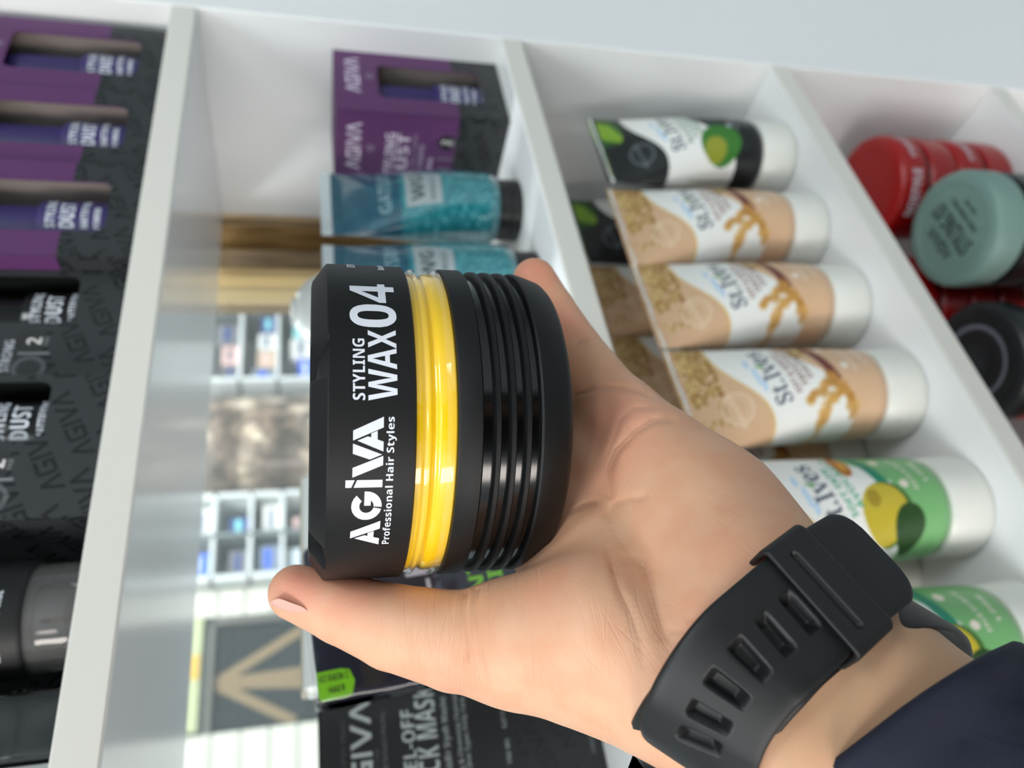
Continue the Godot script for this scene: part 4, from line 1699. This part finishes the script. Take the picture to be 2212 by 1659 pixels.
func scrub_art(kind: String) -> Image:
	var w := 220
	var h := 420
	var img := Image.create(w, h, false, Image.FORMAT_RGB8)
	var top := Color(0.83, 0.68, 0.54)
	var low := Color(0.85, 0.70, 0.56)
	var band := Color(0.45, 0.22, 0.20)
	var words := Color(0.52, 0.33, 0.30)
	if kind == "black":
		top = Color(0.075, 0.085, 0.09)
		low = Color(0.06, 0.07, 0.075)
		band = Color(0.08, 0.22, 0.17)
		words = Color(0.32, 0.48, 0.36)
	elif kind == "green":
		top = Color(0.46, 0.70, 0.45)
		low = Color(0.47, 0.70, 0.45)
		band = Color(0.12, 0.52, 0.40)
		words = Color(0.20, 0.62, 0.45)
	var n := shade_noise(8, 0.05)
	for y in h:
		for x in w:
			var fx := float(x) / w
			var fy := float(y) / h
			var b1 := lerpf(0.36, 0.17, smooth01(fx)) + 0.015 * sin(fx * 7.0)
			var b2 := lerpf(0.80, 0.52, smooth01(fx * 1.1)) if kind != "green" else max(0.56, 0.72 - 0.0 * fx) if fx < 0.55 else lerpf(0.72, 0.50, (fx - 0.55) / 0.45)
			var c := Color(0.92, 0.915, 0.895)
			if fy < b1:
				c = top
			elif fy > b2:
				c = low
			elif fy < b1 + 0.012 and kind != "black":
				c = Color(0.85, 0.72, 0.45)
			if fy > 0.60:
				# curved dark band on the right half
				var bc := 0.665 + 0.10 * (1.0 - fx) - 0.05 * fx
				if abs(fy - bc) < 0.026 and fx > 0.36:
					c = band
			img.set_pixel(x, y, c.lightened(max(n.get_noise_2d(x, y), 0.0) * 0.05))
	if kind == "oat":
		oats(img, Rect2(w * 0.42, 4, w * 0.58, h * 0.17), Color(0.60, 0.44, 0.22), Color(0.86, 0.76, 0.52), 3, 190)
		oats(img, Rect2(w * 0.70, h * 0.545, w * 0.30, h * 0.075), Color(0.62, 0.48, 0.26), Color(0.85, 0.76, 0.54), 4, 60)
		oats(img, Rect2(w * 0.10, h * 0.03, w * 0.30, h * 0.16), Color(0.64, 0.50, 0.28), Color(0.80, 0.68, 0.46), 5, 12)
		# ears of wheat
		var r := RandomNumberGenerator.new()
		r.seed = 12
		for ear in [[0.08, 0.800, 0.46, 0.660, 26], [0.04, 0.590, 0.32, 0.735, 22], [0.20, 0.545, 0.36, 0.690, 16]]:
			for i in ear[4]:
				var f: float = float(i) / ear[4]
				var c := Vector2(w * lerpf(ear[0], ear[2], f), h * lerpf(ear[1], ear[3], f)) + Vector2(r.randf_range(-7, 7), r.randf_range(-7, 7))
				disc(img, c, r.randf_range(6, 11), r.randf_range(7, 12), Color(0.66, 0.44, 0.16, 0.55).lerp(Color(0.88, 0.70, 0.40, 0.55), r.randf()))
	elif kind == "black":
		fill_poly(img, PackedVector2Array([Vector2(w * 0.55, 0), Vector2(w, 0), Vector2(w, h * 0.13), Vector2(w * 0.72, h * 0.16), Vector2(w * 0.5, h * 0.13)]), Color(0.16, 0.34, 0.12))
		fill_poly(img, PackedVector2Array([Vector2(w * 0.72, 0), Vector2(w, 0), Vector2(w * 0.86, h * 0.10), Vector2(w * 0.60, h * 0.15), Vector2(w * 0.52, h * 0.13)]), Color(0.50, 0.66, 0.16))
		disc(img, Vector2(w * 0.28, h * 0.70), w * 0.24, h * 0.13, Color(0.22, 0.46, 0.16))
		disc(img, Vector2(w * 0.20, h * 0.66), w * 0.14, h * 0.07, Color(0.56, 0.58, 0.16))
		disc(img, Vector2(w * 0.92, h * 0.55), w * 0.10, h * 0.03, Color(0.35, 0.55, 0.16))
	else:
		disc(img, Vector2(w * 0.30, h * 0.665), w * 0.26, h * 0.115, Color(0.26, 0.42, 0.16))
		disc(img, Vector2(w * 0.30, h * 0.650), w * 0.25, h * 0.105, Color(0.76, 0.68, 0.20))
		disc(img, Vector2(w * 0.42, h * 0.61), w * 0.08, h * 0.03, Color(0.62, 0.53, 0.12))
		disc(img, Vector2(w * 0.17, h * 0.76), w * 0.17, h * 0.075, Color(0.16, 0.28, 0.12))
		disc(img, Vector2(w * 0.80, h * 0.555), w * 0.15, h * 0.035, Color(0.70, 0.42, 0.12))
		disc(img, Vector2(w * 0.78, h * 0.56), w * 0.06, h * 0.015, Color(0.86, 0.62, 0.22))
	# emblem in the upper corner
	var em := Color(0.90, 0.80, 0.68) if kind == "oat" else Color(0.42, 0.45, 0.47) if kind == "black" else Color(0.75, 0.88, 0.72)
	disc(img, Vector2(w * 0.28, h * 0.22), 32, 30, em, 0.88)
	disc(img, Vector2(w * 0.28, h * 0.22), 24, 22, em.lerp(top, 0.6), 0.8)
	ink(img, "NATURAL", sans_bold, Vector2(w * 0.12, h * 0.245), 10, em, 74, -0.25)
	# brand and product words, slanted
	var tilt := -0.16
	var navy := Color(0.20, 0.25, 0.34)
	ink(img, "St.Ives", serif_bold, Vector2(w * 0.24, h * 0.475), 34, navy, w * 0.62, tilt)
	fill_poly(img, PackedVector2Array([Vector2(w * 0.60, h * 0.385), Vector2(w * 0.66, h * 0.355), Vector2(w * 0.64, h * 0.40)]), Color(0.30, 0.58, 0.22))
	for q in [[0.42, 0.365], [0.49, 0.350], [0.57, 0.345], [0.68, 0.325]]:
		disc(img, Vector2(w * q[0], h * q[1]), 12, 5, Color(0.70, 0.82, 0.92, 0.8))
	var lines := ["SOFT & GENTLE", "SMOOTHING", "OATMEAL"] if kind == "oat" else ["BLACKHEAD", "CLEARING", "GREEN TEA"] if kind == "black" else ["SOFT SKIN", "AVOCADO", ""]
	for k in 3:
		if lines[k] != "":
			ink(img, lines[k], sans_bold, Vector2(w * (0.30 + 0.06 * k), h * (0.525 + 0.036 * k)), 12, words, w * [0.48, 0.54, 0.50][k], tilt)
	# small print at the foot
	var pale := Color(0.93, 0.88, 0.82) if kind != "black" else Color(0.62, 0.66, 0.66)
	disc(img, Vector2(w * 0.80, h * 0.715), 9, 9, pale)
	disc(img, Vector2(w * 0.52, h * 0.775), 9, 9, pale)
	ink(img, "FACE SCRUB", sans_bold, Vector2(w * 0.46, h * 0.84), 9, pale, w * 0.40, -0.12)
	ink(img, "170g", sans_bold, Vector2(w * 0.52, h * 0.91), 9, pale, w * 0.28, -0.08)
	return img


func scrub_tube(kind: String, label: String, at: Vector3, turn: float, group: String, art: Material) -> Node3D:
	var t := thing("scrub_tube", label, "tube", at, turn, group)
	put(TUBE_MESH[0], "tube", art, t)
	put(TUBE_MESH[1], "cap", M.tube_cap, t)
	put(rbox(Vector3(0.0735, 0.006, 0.0016), 0.0005), "crimp", art, t, Vector3(0, 0.1485, 0))
	return t

var TUBE_MESH := []

func build_third_row() -> void:
	TUBE_MESH = [tube_mesh(0.150, 0.027, 0.0285, 0.0365), lathe([[0.0, 0.0], [0.0265, 0.0], [0.0282, 0.0012], [0.0290, 0.004], [0.0280, 0.0262], [0.0272, 0.0278], [0.0, 0.0282]], 64)]
	var cap := plain(Color(0.89, 0.885, 0.855), 0.35)
	cap.subsurf_scatter_enabled = true
	cap.subsurf_scatter_strength = 0.1
	M.tube_cap = cap
	var oat := printed(scrub_art("oat"), 0.38)
	var black := printed(scrub_art("black"), 0.38)
	var green := printed(scrub_art("green"), 0.38)
	var y: float = SHELF_Y[2]
	var z := -0.047
	var g_oat := "beige oatmeal scrub tubes on the third board"
	var g_gr := "green avocado scrub tubes on the third board"
	var g_bl := "black scrub tubes on the third board"
	scrub_tube("black", "black and white scrub tube with green leaf, front row near the side post", Vector3(-0.066, y, -0.042), 0.0, g_bl, black)
	scrub_tube("oat", "beige oatmeal scrub tube standing right beside the black scrub tube", Vector3(-0.140, y, z - 0.002), -0.02, g_oat, oat)
	scrub_tube("oat", "beige oatmeal scrub tube, middle of the three in the front row", Vector3(-0.212, y, z - 0.003), 0.02, g_oat, oat)
	scrub_tube("oat", "beige oatmeal scrub tube beside a gap, nearest to the green tubes", Vector3(-0.288, y, z), 0.04, g_oat, oat)
	scrub_tube("green", "green avocado scrub tube whose white label faces out beside the gap", Vector3(-0.367, y, z), 0.03, g_gr, green)
	scrub_tube("green", "green avocado scrub tube behind the dark sleeve cuff", Vector3(-0.443, y, z), 0.0, g_gr, green)
	# second row in the shade
	scrub_tube("black", "black scrub tube in the back row behind the front black tube", Vector3(-0.074, y, -0.116), 0.0, g_bl, black)
	scrub_tube("oat", "beige oatmeal scrub tube in the back row, next to the black one", Vector3(-0.148, y, -0.118), 0.0, g_oat, oat)
	scrub_tube("oat", "beige oatmeal scrub tube in the middle of the back row", Vector3(-0.222, y, -0.116), 0.0, g_oat, oat)
	scrub_tube("oat", "beige oatmeal scrub tube in the back row, seen through the gap", Vector3(-0.298, y, -0.118), 0.0, g_oat, oat)
	scrub_tube("green", "green avocado scrub tube in the back row", Vector3(-0.374, y, -0.117), 0.0, g_gr, green)


func gel_art() -> Image:
	var w := 200
	var h := 360
	var img := Image.create(w, h, false, Image.FORMAT_RGB8)
	var n := shade_noise(15, 0.03)
	var r := RandomNumberGenerator.new()
	r.seed = 40
	for y in h:
		for x in w:
			var fy := float(y) / h
			var base := Color(0.04, 0.27, 0.35) if fy < 0.40 else Color(0.11, 0.42, 0.46)
			img.set_pixel(x, y, base.lerp(Color(0.25, 0.55, 0.57), clampf(n.get_noise_2d(x, y) * 0.9 + 0.15, 0.0, 1.0) * (0.25 if fy < 0.4 else 0.8)))
	for i in 420:
		disc(img, Vector2(r.randf() * w, lerpf(0.42, 0.98, r.randf()) * h), r.randf_range(1, 2.4), r.randf_range(1, 2.4), Color(0.45, 0.75, 0.76, 0.7))
	var silver := Color(0.56, 0.60, 0.61)
	ink(img, "GATSBY", sans_bold, Vector2(w * 0.16, h * 0.345), 26, silver.lerp(Color(0.3, 0.55, 0.62), 0.35), w * 0.70)
	fill_poly(img, PackedVector2Array([Vector2(w * 0.18, h * 0.43), Vector2(w * 0.82, h * 0.43), Vector2(w * 0.60, h * 0.64), Vector2(w * 0.18, h * 0.64)]), silver)
	ink(img, "WG", sans_bold, Vector2(w * 0.24, h * 0.535), 26, Color(0.16, 0.20, 0.20), w * 0.40)
	ink(img, "WATER GLOSS", sans_bold, Vector2(w * 0.22, h * 0.60), 9, Color(0.25, 0.3, 0.3), w * 0.36)
	return img


func build_second_row() -> void:
	var y: float = SHELF_Y[1]
	window_carton("purple and black carton with window standing on the second board", M.purple_art, M.violet, Vector3(-0.0345, y, -0.0213 - CARTON.z / 2), 0.0, "")
	# teal gel tubes
	var gel := printed(gel_art(), 0.16)
	gel.clearcoat_enabled = true
	gel.clearcoat_roughness = 0.05
	var body := tube_mesh(0.1235, 0.016, 0.0245, 0.031)
	var cap := lathe([[0.0, 0.0], [0.0198, 0.0], [0.0208, 0.001], [0.0205, 0.0065], [0.0200, 0.0070], [0.0205, 0.0075], [0.0202, 0.0165], [0.0, 0.0168]], 64)
	var seal := clear(Color(0.85, 0.9, 0.92), 0.45)
	for p in [[-0.127, -0.051, "teal gel tube with black cap, leaning close to the purple carton"], [-0.196, -0.050, "teal gel tube with black cap, partly hidden behind the raised jar"]]:
		var t := thing("gel_tube", p[2], "tube", Vector3(p[0], y, p[1]), 0.05, "teal gel tubes on the second board")
		put(body, "tube", gel, t)
		put(cap, "cap", M.black_cap, t)
		put(rbox(Vector3(0.062, 0.007, 0.0014), 0.0004), "crimp", seal, t, Vector3(0, 0.1265, 0))
	# bright white bottle behind the jar, card pack behind the navy pack
	var white := plain(Color(0.93, 0.95, 0.94), 0.3)
	var wb := thing("white_bottle", "glossy white round-shouldered bottle behind the raised jar", "bottle", Vector3(-0.150, y, -0.132), 0.0)
	put(lathe([[0.0, 0.0], [0.029, 0.0], [0.031, 0.002], [0.031, 0.112], [0.029, 0.128], [0.022, 0.140], [0.014, 0.1465], [0.0, 0.148]], 64), "body", white, wb)
	put(lathe([[0.0, 0.147], [0.010, 0.147], [0.010, 0.150], [0.0, 0.151]], 32), "closure", white, wb)
	var wp := thing("white_pack", "slim white card pack standing behind the navy pack", "pack", Vector3(-0.366, y, -0.086), 0.0)
	put(rbox(Vector3(0.112, 0.1435, 0.016), 0.002), "pack", white, wp, Vector3(0, 0.0718, 0))
	put(rbox(Vector3(0.112, 0.002, 0.010), 0.0005), "seam", M.band, wp, Vector3(0, 0.1437, 0))
	# navy pack in clear film
	build_navy_pack(y)
	build_mask_box(y)


func build_navy_pack(y: float) -> void:
	var w := 256
	var h := 560
	var img := Image.create(w, h, false, Image.FORMAT_RGB8)
	img.fill(Color(0.075, 0.08, 0.14))
	var lime := Color(0.47, 0.74, 0.06)
	# lime tag at the top left corner: two lines of print turned on their side
	var tag_pts := PackedVector2Array()
	for q in [[0.02, 0.0], [0.19, 0.0], [0.19, 0.070], [0.178, 0.092], [0.105, 0.103], [0.032, 0.092], [0.02, 0.070]]:
		tag_pts.append(Vector2(w * q[0], h * q[1]))
	fill_poly(img, tag_pts, lime)
	ink(img, "VITAMIN C", sans_bold, Vector2(w * 0.130, h * 0.006), 10, Color(0.12, 0.18, 0.04), 46, PI / 2)
	ink(img, "HAIR", sans_bold, Vector2(w * 0.058, h * 0.028), 10, Color(0.12, 0.18, 0.04), 26, PI / 2)
	ink(img, "FLEX", sans_bold, Vector2(w * 0.38, h * 0.368), 40, Color(0.75, 0.72, 0.74), w * 0.62)
	ink(img, "KERATIN SERIES", sans, Vector2(w * 0.36, h * 0.40), 11, Color(0.45, 0.46, 0.52), w * 0.5)
	ink(img, "ANTI", sans_bold, Vector2(w * 0.36, h * 0.536), 27, lime, w * 0.44)
	ink(img, "FRIZZ", sans_bold, Vector2(w * 0.36, h * 0.60), 27, lime, w * 0.5)
	var mat := printed(img, 0.35)
	var t := thing("navy_pack", "navy hair care pack with lime tags wrapped in shiny creased film", "pack", Vector3(-0.3960, y, -0.030), 0.0)
	t.rotation = Vector3(0, 0, deg_to_rad(5.2))
	put(slab(round_rect(0.066, 0.140, 0.004, 5), 0.010, Vector2(0.066, 0.140)), "carton", mat, t, Vector3(0, 0.0705, 0))
	var film := clear(Color(0.30, 0.31, 0.38), 0.05)
	film.roughness = 0.08
	var cr := put(creased_box(Vector3(0.0690, 0.1420, 0.0140), 0.0024, 8), "film", film, t)
	cr.position.y = 0.0


func build_mask_box(y: float) -> void:
	var w := 284
	var h := 546
	var img := Image.create(w, h, false, Image.FORMAT_RGB8)
	var black := Color(0.135, 0.145, 0.15)
	img.fill(black)
	var pat := Image.create(w, 136, false, Image.FORMAT_RGB8)
	pat.fill(black)
	pattern(pat, 24, 30.0, Color(0.075, 0.08, 0.085))
	img.blit_rect(pat, Rect2i(0, 0, w, 136), Vector2i(0, 371))
	var g := Color(0.66, 0.69, 0.69)
	ink(img, "HAIR STYLING", sans, Vector2(58, h * 0.083), 7, g.darkened(0.45), 150)
	ink(img, "AGIVA", sans_bold, Vector2(42, h * 0.171), 38, g, 200)
	ink(img, "BEAUTY CARE", sans, Vector2(58, h * 0.195), 7, g.darkened(0.45), 96)
	ink(img, "PROFESSIONAL", sans, Vector2(58, h * 0.221), 8, g.darkened(0.35), 160)
	ink(img, "PEEL-OFF", sans_bold, Vector2(68, h * 0.323), 25, g, 146)
	ink(img, "BLACK MASK", sans_bold, Vector2(32, h * 0.400), 39, g, 222)
	ink(img, "Soyulabilir Siyah Maske", sans_bold, Vector2(52, h * 0.442), 12, g.darkened(0.1), 178)
	ink(img, "Purifying & Cleansing Charcoal", sans_bold, Vector2(46, h * 0.484), 9, g.darkened(0.1), 190)
	ink(img, "For All Skin Types Daily Care", sans_bold, Vector2(56, h * 0.510), 9, g.darkened(0.1), 168)
	ink(img, "5.07 Fl.Oz.", sans_bold, Vector2(158, h * 0.654), 9, g.darkened(0.1), 52)
	ink(img, "150 ML", sans_bold, Vector2(92, h * 0.654), 9, g.darkened(0.1), 48)
	ink(img, "DERMATOLOGICALLY TESTED", sans_bold, Vector2(90, h * 0.967), 8, g.darkened(0.3), 108)
	var mat := printed(img, 0.42)
	var t := thing("mask_carton", "black peel-off mask carton with grey lettering beside the navy pack", "box", Vector3(-0.4475, y, -0.1255), 0.0)
	put(slab(round_rect(0.071, 0.1365, 0.0008, 2), 0.046, Vector2(0.071, 0.1365)), "carton", mat, t, Vector3(0, 0.0683, 0))
	put(rbox(Vector3(0.066, 0.0010, 0.040), 0.0003), "top_flap", M.black_cap, t, Vector3(0, 0.1370, 0))


# wide low jar as stacked on the fourth board
func stack_jar(label: String, lid_m: Material, body_m: Material, at: Vector3, turn: float, words: Array, group: String) -> Node3D:
	var t := thing("stacked_jar", label, "jar", at, turn, group)
	var r := 0.0425
	put(lathe([[0.0, 0.0], [r - 0.004, 0.0], [r - 0.001, 0.003], [r, 0.008], [r, 0.027], [r - 0.0015, 0.0285], [r - 0.004, 0.0287]], 96), "body", body_m, t)
	put(lathe([[r - 0.0035, 0.028], [r - 0.0025, 0.0285], [r - 0.0025, 0.0335], [r - 0.0035, 0.034]], 96), "neck", M.black_gloss, t)
	put(lathe([[r - 0.003, 0.0335], [r, 0.0338], [r + 0.0004, 0.035], [r + 0.0004, 0.052], [r - 0.001, 0.0555], [r - 0.004, 0.0575], [r - 0.010, 0.0578], [r - 0.0105, 0.0572], [0.0, 0.0572]], 96), "lid", lid_m, t)
	for w in words:
		put(wrap_text(w[0], sans_bold, w[1], w[2], w[3], w[4], r + 0.0006), "lettering", M.ink, t)
	return t


# flat words on top of a lid
func lid_word(t: Node3D, text: String, at: Vector3, cap: float, wide: float, mat: Material, turn := 0.0) -> void:
	var tri := text_tris(text, sans_bold)
	var w := text_width(tri)
	var v := PackedVector3Array()
	var n := PackedVector3Array()
	var ix := PackedInt32Array()
	for i in range(0, tri.size(), 3):
		var q := [tri[i], tri[i + 1], tri[i + 2]]
		if (q[1] - q[0]).cross(q[2] - q[0]) > 0.0:
			q.reverse()
		for p in q:
			v.append(Vector3((p.x / w - 0.5) * wide, 0, -(p.y - 0.5) * cap))
			n.append(Vector3.UP)
			ix.append(ix.size())
	put(made(v, n, PackedVector2Array(), ix), "lettering", mat, t, at, Vector3(0, turn, 0))


func build_fourth_row() -> void:
	var y: float = SHELF_Y[3]
	var red := plain(Color(0.62, 0.035, 0.04), 0.3)
	var sage := plain(Color(0.45, 0.56, 0.53), 0.45)
	var dark := plain(Color(0.075, 0.08, 0.088), 0.35)
	var gold := plain(Color(0.42, 0.28, 0.06), 0.35)
	var g := "stacked jars on the fourth board"
	var words := [["NOSTYLE", -60.0, -8.0, 0.040, 0.008], ["STYLING WAX", 6.0, 50.0, 0.042, 0.0045], ["PRO", 52.0, 70.0, 0.040, 0.007]]
	for k in 2:
		stack_jar(["red jar with black neck ring, lower one of the red stack by the side post", "red jar with black neck ring, upper one of the red stack by the side post"][k], red, red, Vector3(-0.062, y + 0.0578 * k, -0.066), -0.35, words, g)
	for k in 2:
		stack_jar(["dark red jar in the shade, lower one behind the red stack", "dark red jar in the shade, upper one behind the red stack"][k], red, red, Vector3(-0.1515, y + 0.0578 * k, -0.118), 0.0, [], g)
	stack_jar("black jar under the sage green jar", dark, dark, Vector3(-0.157, y, -0.016 - 0.008), 0.0, [], g)
	var s := stack_jar("sage green jar on top of its stack, dark print on its lid", sage, dark, Vector3(-0.157, y + 0.0578, -0.024), 0.0, [], g)
	var dk := plain(Color(0.10, 0.13, 0.13), 0.5)
	for w in [["AGIVA", -0.0145, 0.0085, 0.030], ["STYLING 07", 0.0005, 0.0135, 0.046], ["HAIR CREAM WAX", 0.0135, 0.0045, 0.034], ["150 ML", 0.021, 0.0035, 0.016]]:
		lid_word(s, w[0], Vector3(0, 0.0574, w[1]), w[2], w[3], dk)
	stack_jar("red jar under the black lidded jar", red, red, Vector3(-0.249, y, -0.066), 0.0, [], g)
	var b := stack_jar("black lidded jar with red body on top of its stack", dark, red, Vector3(-0.249, y + 0.0578, -0.066), 0.0, [], g)
	var grey := plain(Color(0.42, 0.42, 0.46), 0.4)
	put(lathe([[0.0235, 0.0574], [0.0265, 0.0574]], 64, -2.2, 2.0), "ring_print", grey, b)
	put(lathe([[0.0, 0.0574], [0.013, 0.0574], [0.0135, 0.0578], [0.0, 0.0579]], 48), "boss", plain(Color(0.10, 0.105, 0.112), 0.4), b)
	lid_word(b, "80", Vector3(0.0, 0.0581, 0.0), 0.010, 0.014, plain(Color(0.2, 0.2, 0.22), 0.4))
	stack_jar("gold jar in the shade beside the black lidded jar", gold, gold, Vector3(-0.333, y, -0.092), 0.0, [], g)
	var wj := stack_jar("white jar with a blue mark at the front of the fourth board", plain(Color(0.86, 0.87, 0.87), 0.35), plain(Color(0.86, 0.87, 0.87), 0.35), Vector3(-0.352, y, -0.002 - 0.044), 0.0, [], g)
	put(lathe([[0.0429, 0.036], [0.0429, 0.050]], 24, -0.1, 0.5), "blue_mark", plain(Color(0.08, 0.2, 0.55), 0.4), wj)


# ------------------------------------------------------------------ the arcade seen through the pane

const FAR_Z := -3.2

func far_box(called: String, label: String, category: String, x0: float, x1: float, y0: float, y1: float, z: float, depth: float, mat: Material, group := "") -> Node3D:
	var t := thing(called, label, category, Vector3((x0 + x1) / 2, y0, z), 0.0, group)
	put(rbox(Vector3(abs(x1 - x0), y1 - y0, depth), 0.004), "body", mat, t, Vector3(0, (y1 - y0) / 2, 0))
	return t


func pilaster(label: String, x0: float, x1: float) -> void:
	var t := thing("tiled_pilaster", label, "pilaster", Vector3((x0 + x1) / 2, FLOOR_Y, FAR_Z), 0.0)
	var grout := plain(Color(0.60, 0.60, 0.56), 0.8)
	put(rbox(Vector3(x1 - x0, CEIL_Y - FLOOR_Y, 0.20), 0.002), "core", grout, t, Vector3(0, (CEIL_Y - FLOOR_Y) / 2, -0.102))
	var tile := plain(Color(0.86, 0.855, 0.80), 0.25)
	var shape := rbox(Vector3(x1 - x0 - 0.004, 0.106, 0.012), 0.003)
	for k in 26:
		put(shape, "tile", tile, t, Vector3(0, 0.055 + k * 0.112, 0.004))


func build_street() -> void:
	pilaster("cream tiled pilaster between the dark taped window and the far product shelves", 0.735, 0.865)
	pilaster("cream tiled pilaster on the other side of the dark taped window", -0.06, 0.262)
	# dark window with strips of tape
	var t := thing("taped_window", "dark shop window crossed by strips of tan tape", "window", Vector3(0.498, FLOOR_Y, FAR_Z - 0.04))
	put(rbox(Vector3(0.47, 1.95, 0.02), 0.002), "dark_glass", plain(Color(0.15, 0.165, 0.17), 0.12), t, Vector3(0, 0.975, 0))
	var metal := plain(Color(0.46, 0.45, 0.42), 0.4, 0.3)
	put(rbox(Vector3(0.47, 0.03, 0.05), 0.003), "frame_bar", metal, t, Vector3(0, 1.925, 0.02))
	put(rbox(Vector3(0.03, 1.95, 0.05), 0.003), "frame_bar", metal, t, Vector3(0.222, 0.975, 0.02))
	var tape := plain(Color(0.52, 0.44, 0.31), 0.55)
	var hub := Vector2(-0.035, 1.905)
	for e in [[0.19, 1.495], [-0.02, 1.485], [-0.075, 1.485], [-0.222, 1.58]]:
		var d := Vector2(e[0], e[1]) - hub
		put(rbox(Vector3(0.042, d.length(), 0.002), 0.0005), "tape_strip", tape, t, Vector3(hub.x + d.x / 2, hub.y + d.y / 2, 0.013 + 0.001 * randf_stub(e[0])), Vector3(0, 0, atan2(-d.x, d.y)))
	var lintel := far_box("lintel_sign", "pale yellow-green sign band above the dark taped window", "sign", 0.27, 0.73, 0.455, 0.86, FAR_Z, 0.08, plain(Color(0.72, 0.75, 0.56), 0.4))
	put(rbox(Vector3(0.10, 0.05, 0.004), 0.001), "yellow_mark", plain(Color(0.85, 0.68, 0.2), 0.4), lintel, Vector3(0.02, 0.03, 0.042))
	# marble pillar
	var marble := plain(Color.WHITE, 0.2)
	marble.albedo_texture = noise_tex(0.012, ramp2([[0.0, Color(0.20, 0.17, 0.15)], [0.38, Color(0.36, 0.31, 0.27)], [0.50, Color(0.62, 0.53, 0.45)], [0.60, Color(0.30, 0.27, 0.24)], [0.78, Color(0.80, 0.72, 0.62)], [1.0, Color(0.92, 0.88, 0.82)]]), 512, FastNoiseLite.TYPE_SIMPLEX, 17, 5)
	marble.uv1_triplanar = true
	marble.uv1_scale = Vector3(0.75, 0.5, 0.75)
	var mp := thing("stone_pillar", "round pillar of mottled brown and cream stone in the arcade", "pillar", Vector3(1.62, FLOOR_Y, FAR_Z - 0.1))
	put(lathe([[0.34, 0.0], [0.34, 0.12], [0.305, 0.15], [0.30, 2.95]], 64), "shaft", marble, mp)
	# product shelves between the pillar and the pilaster, and beyond the pillar
	far_shelf("white arcade shelf packed with small goods beside the cream pilaster", 0.875, 1.30, [[0.0, -0.02], [0.14, 0.11], [0.28, 0.26], [0.44, 0.42]], 5)
	far_shelf("pale arcade shelf packed with blue and white goods beyond the stone pillar", 1.95, 2.95, [[-0.02, -0.04], [0.17, 0.15], [0.36, 0.34], [0.55, 0.53]], 9)


func randf_stub(x: float) -> float:
	return fposmod(x * 7.3, 1.0)


func far_shelf(label: String, x0: float, x1: float, levels: Array, seed_: int) -> void:
	var z := FAR_Z - 0.05
	var t := thing("arcade_shelf", label, "shelf", Vector3((x0 + x1) / 2, FLOOR_Y, z))
	var white := plain(Color(0.86, 0.88, 0.87), 0.4)
	var w := x1 - x0
	put(rbox(Vector3(w, 2.45, 0.02), 0.002), "back_panel", white, t, Vector3(0, 1.225, -0.17))
	for s in [-1.0, 0.0, 1.0]:
		put(rbox(Vector3(0.022, 2.45, 0.30), 0.002), "upright", plain(Color(0.45, 0.48, 0.48), 0.4) if s == 0.0 else white, t, Vector3((w / 2 - 0.011) * s, 1.225, -0.01))
	var r := RandomNumberGenerator.new()
	r.seed = seed_
	var tones := [[Color(0.80, 0.86, 0.90), "pale blue"], [Color(0.20, 0.28, 0.50), "navy"], [Color(0.86, 0.86, 0.84), "white"], [Color(0.55, 0.85, 0.86), "mint"], [Color(0.48, 0.52, 0.58), "slate grey"], [Color(0.75, 0.66, 0.58), "tan"], [Color(0.22, 0.40, 0.85), "bright blue"], [Color(0.88, 0.74, 0.71), "pink"], [Color(0.80, 0.83, 0.84), "light grey"], [Color(0.44, 0.44, 0.46), "dark grey"]]
	var mats := []
	for c in tones:
		mats.append(plain(c[0], 0.4))
	for lv in levels:
		put(rbox(Vector3(w, 0.018, 0.30), 0.002), "shelf_board", white, t, Vector3(0, lv[0] - FLOOR_Y - 0.009, -0.01))
		var x := x0 + 0.03
		var before := "the end upright"
		while x < x1 - 0.07:
			var bw := r.randf_range(0.07, 0.15)
			var bh := r.randf_range(0.07, 0.125)
			var k := r.randi_range(0, 9)
			if absf(x + bw / 2 - (x0 + x1) / 2) < bw / 2 + 0.013:
				x = (x0 + x1) / 2 + 0.014
			if x + bw > x1 - 0.013:
				break
			var where: String = "shelf by the pilaster" if x0 < 1.5 else "shelf beyond the pillar"
			var b := thing("goods_box", "%s goods box next to %s, %s level, %s" % [tones[k][1], before, ["lowest", "second", "third", "top"][levels.find(lv)], where], "box", Vector3(x + bw / 2, lv[0], z + 0.06), 0.0, "goods on the arcade shelves")
			before = "a %s one" % tones[k][1]
			put(rbox(Vector3(bw - 0.006, bh, 0.08), 0.004), "carton", mats[k], b, Vector3(0, bh / 2, 0))
			put(rbox(Vector3((bw - 0.006) * 0.7, bh * 0.3, 0.001), 0.0004), "label_patch", mats[(k + 2) % 10], b, Vector3(0, bh * 0.55, 0.0405))
			x += bw + 0.004
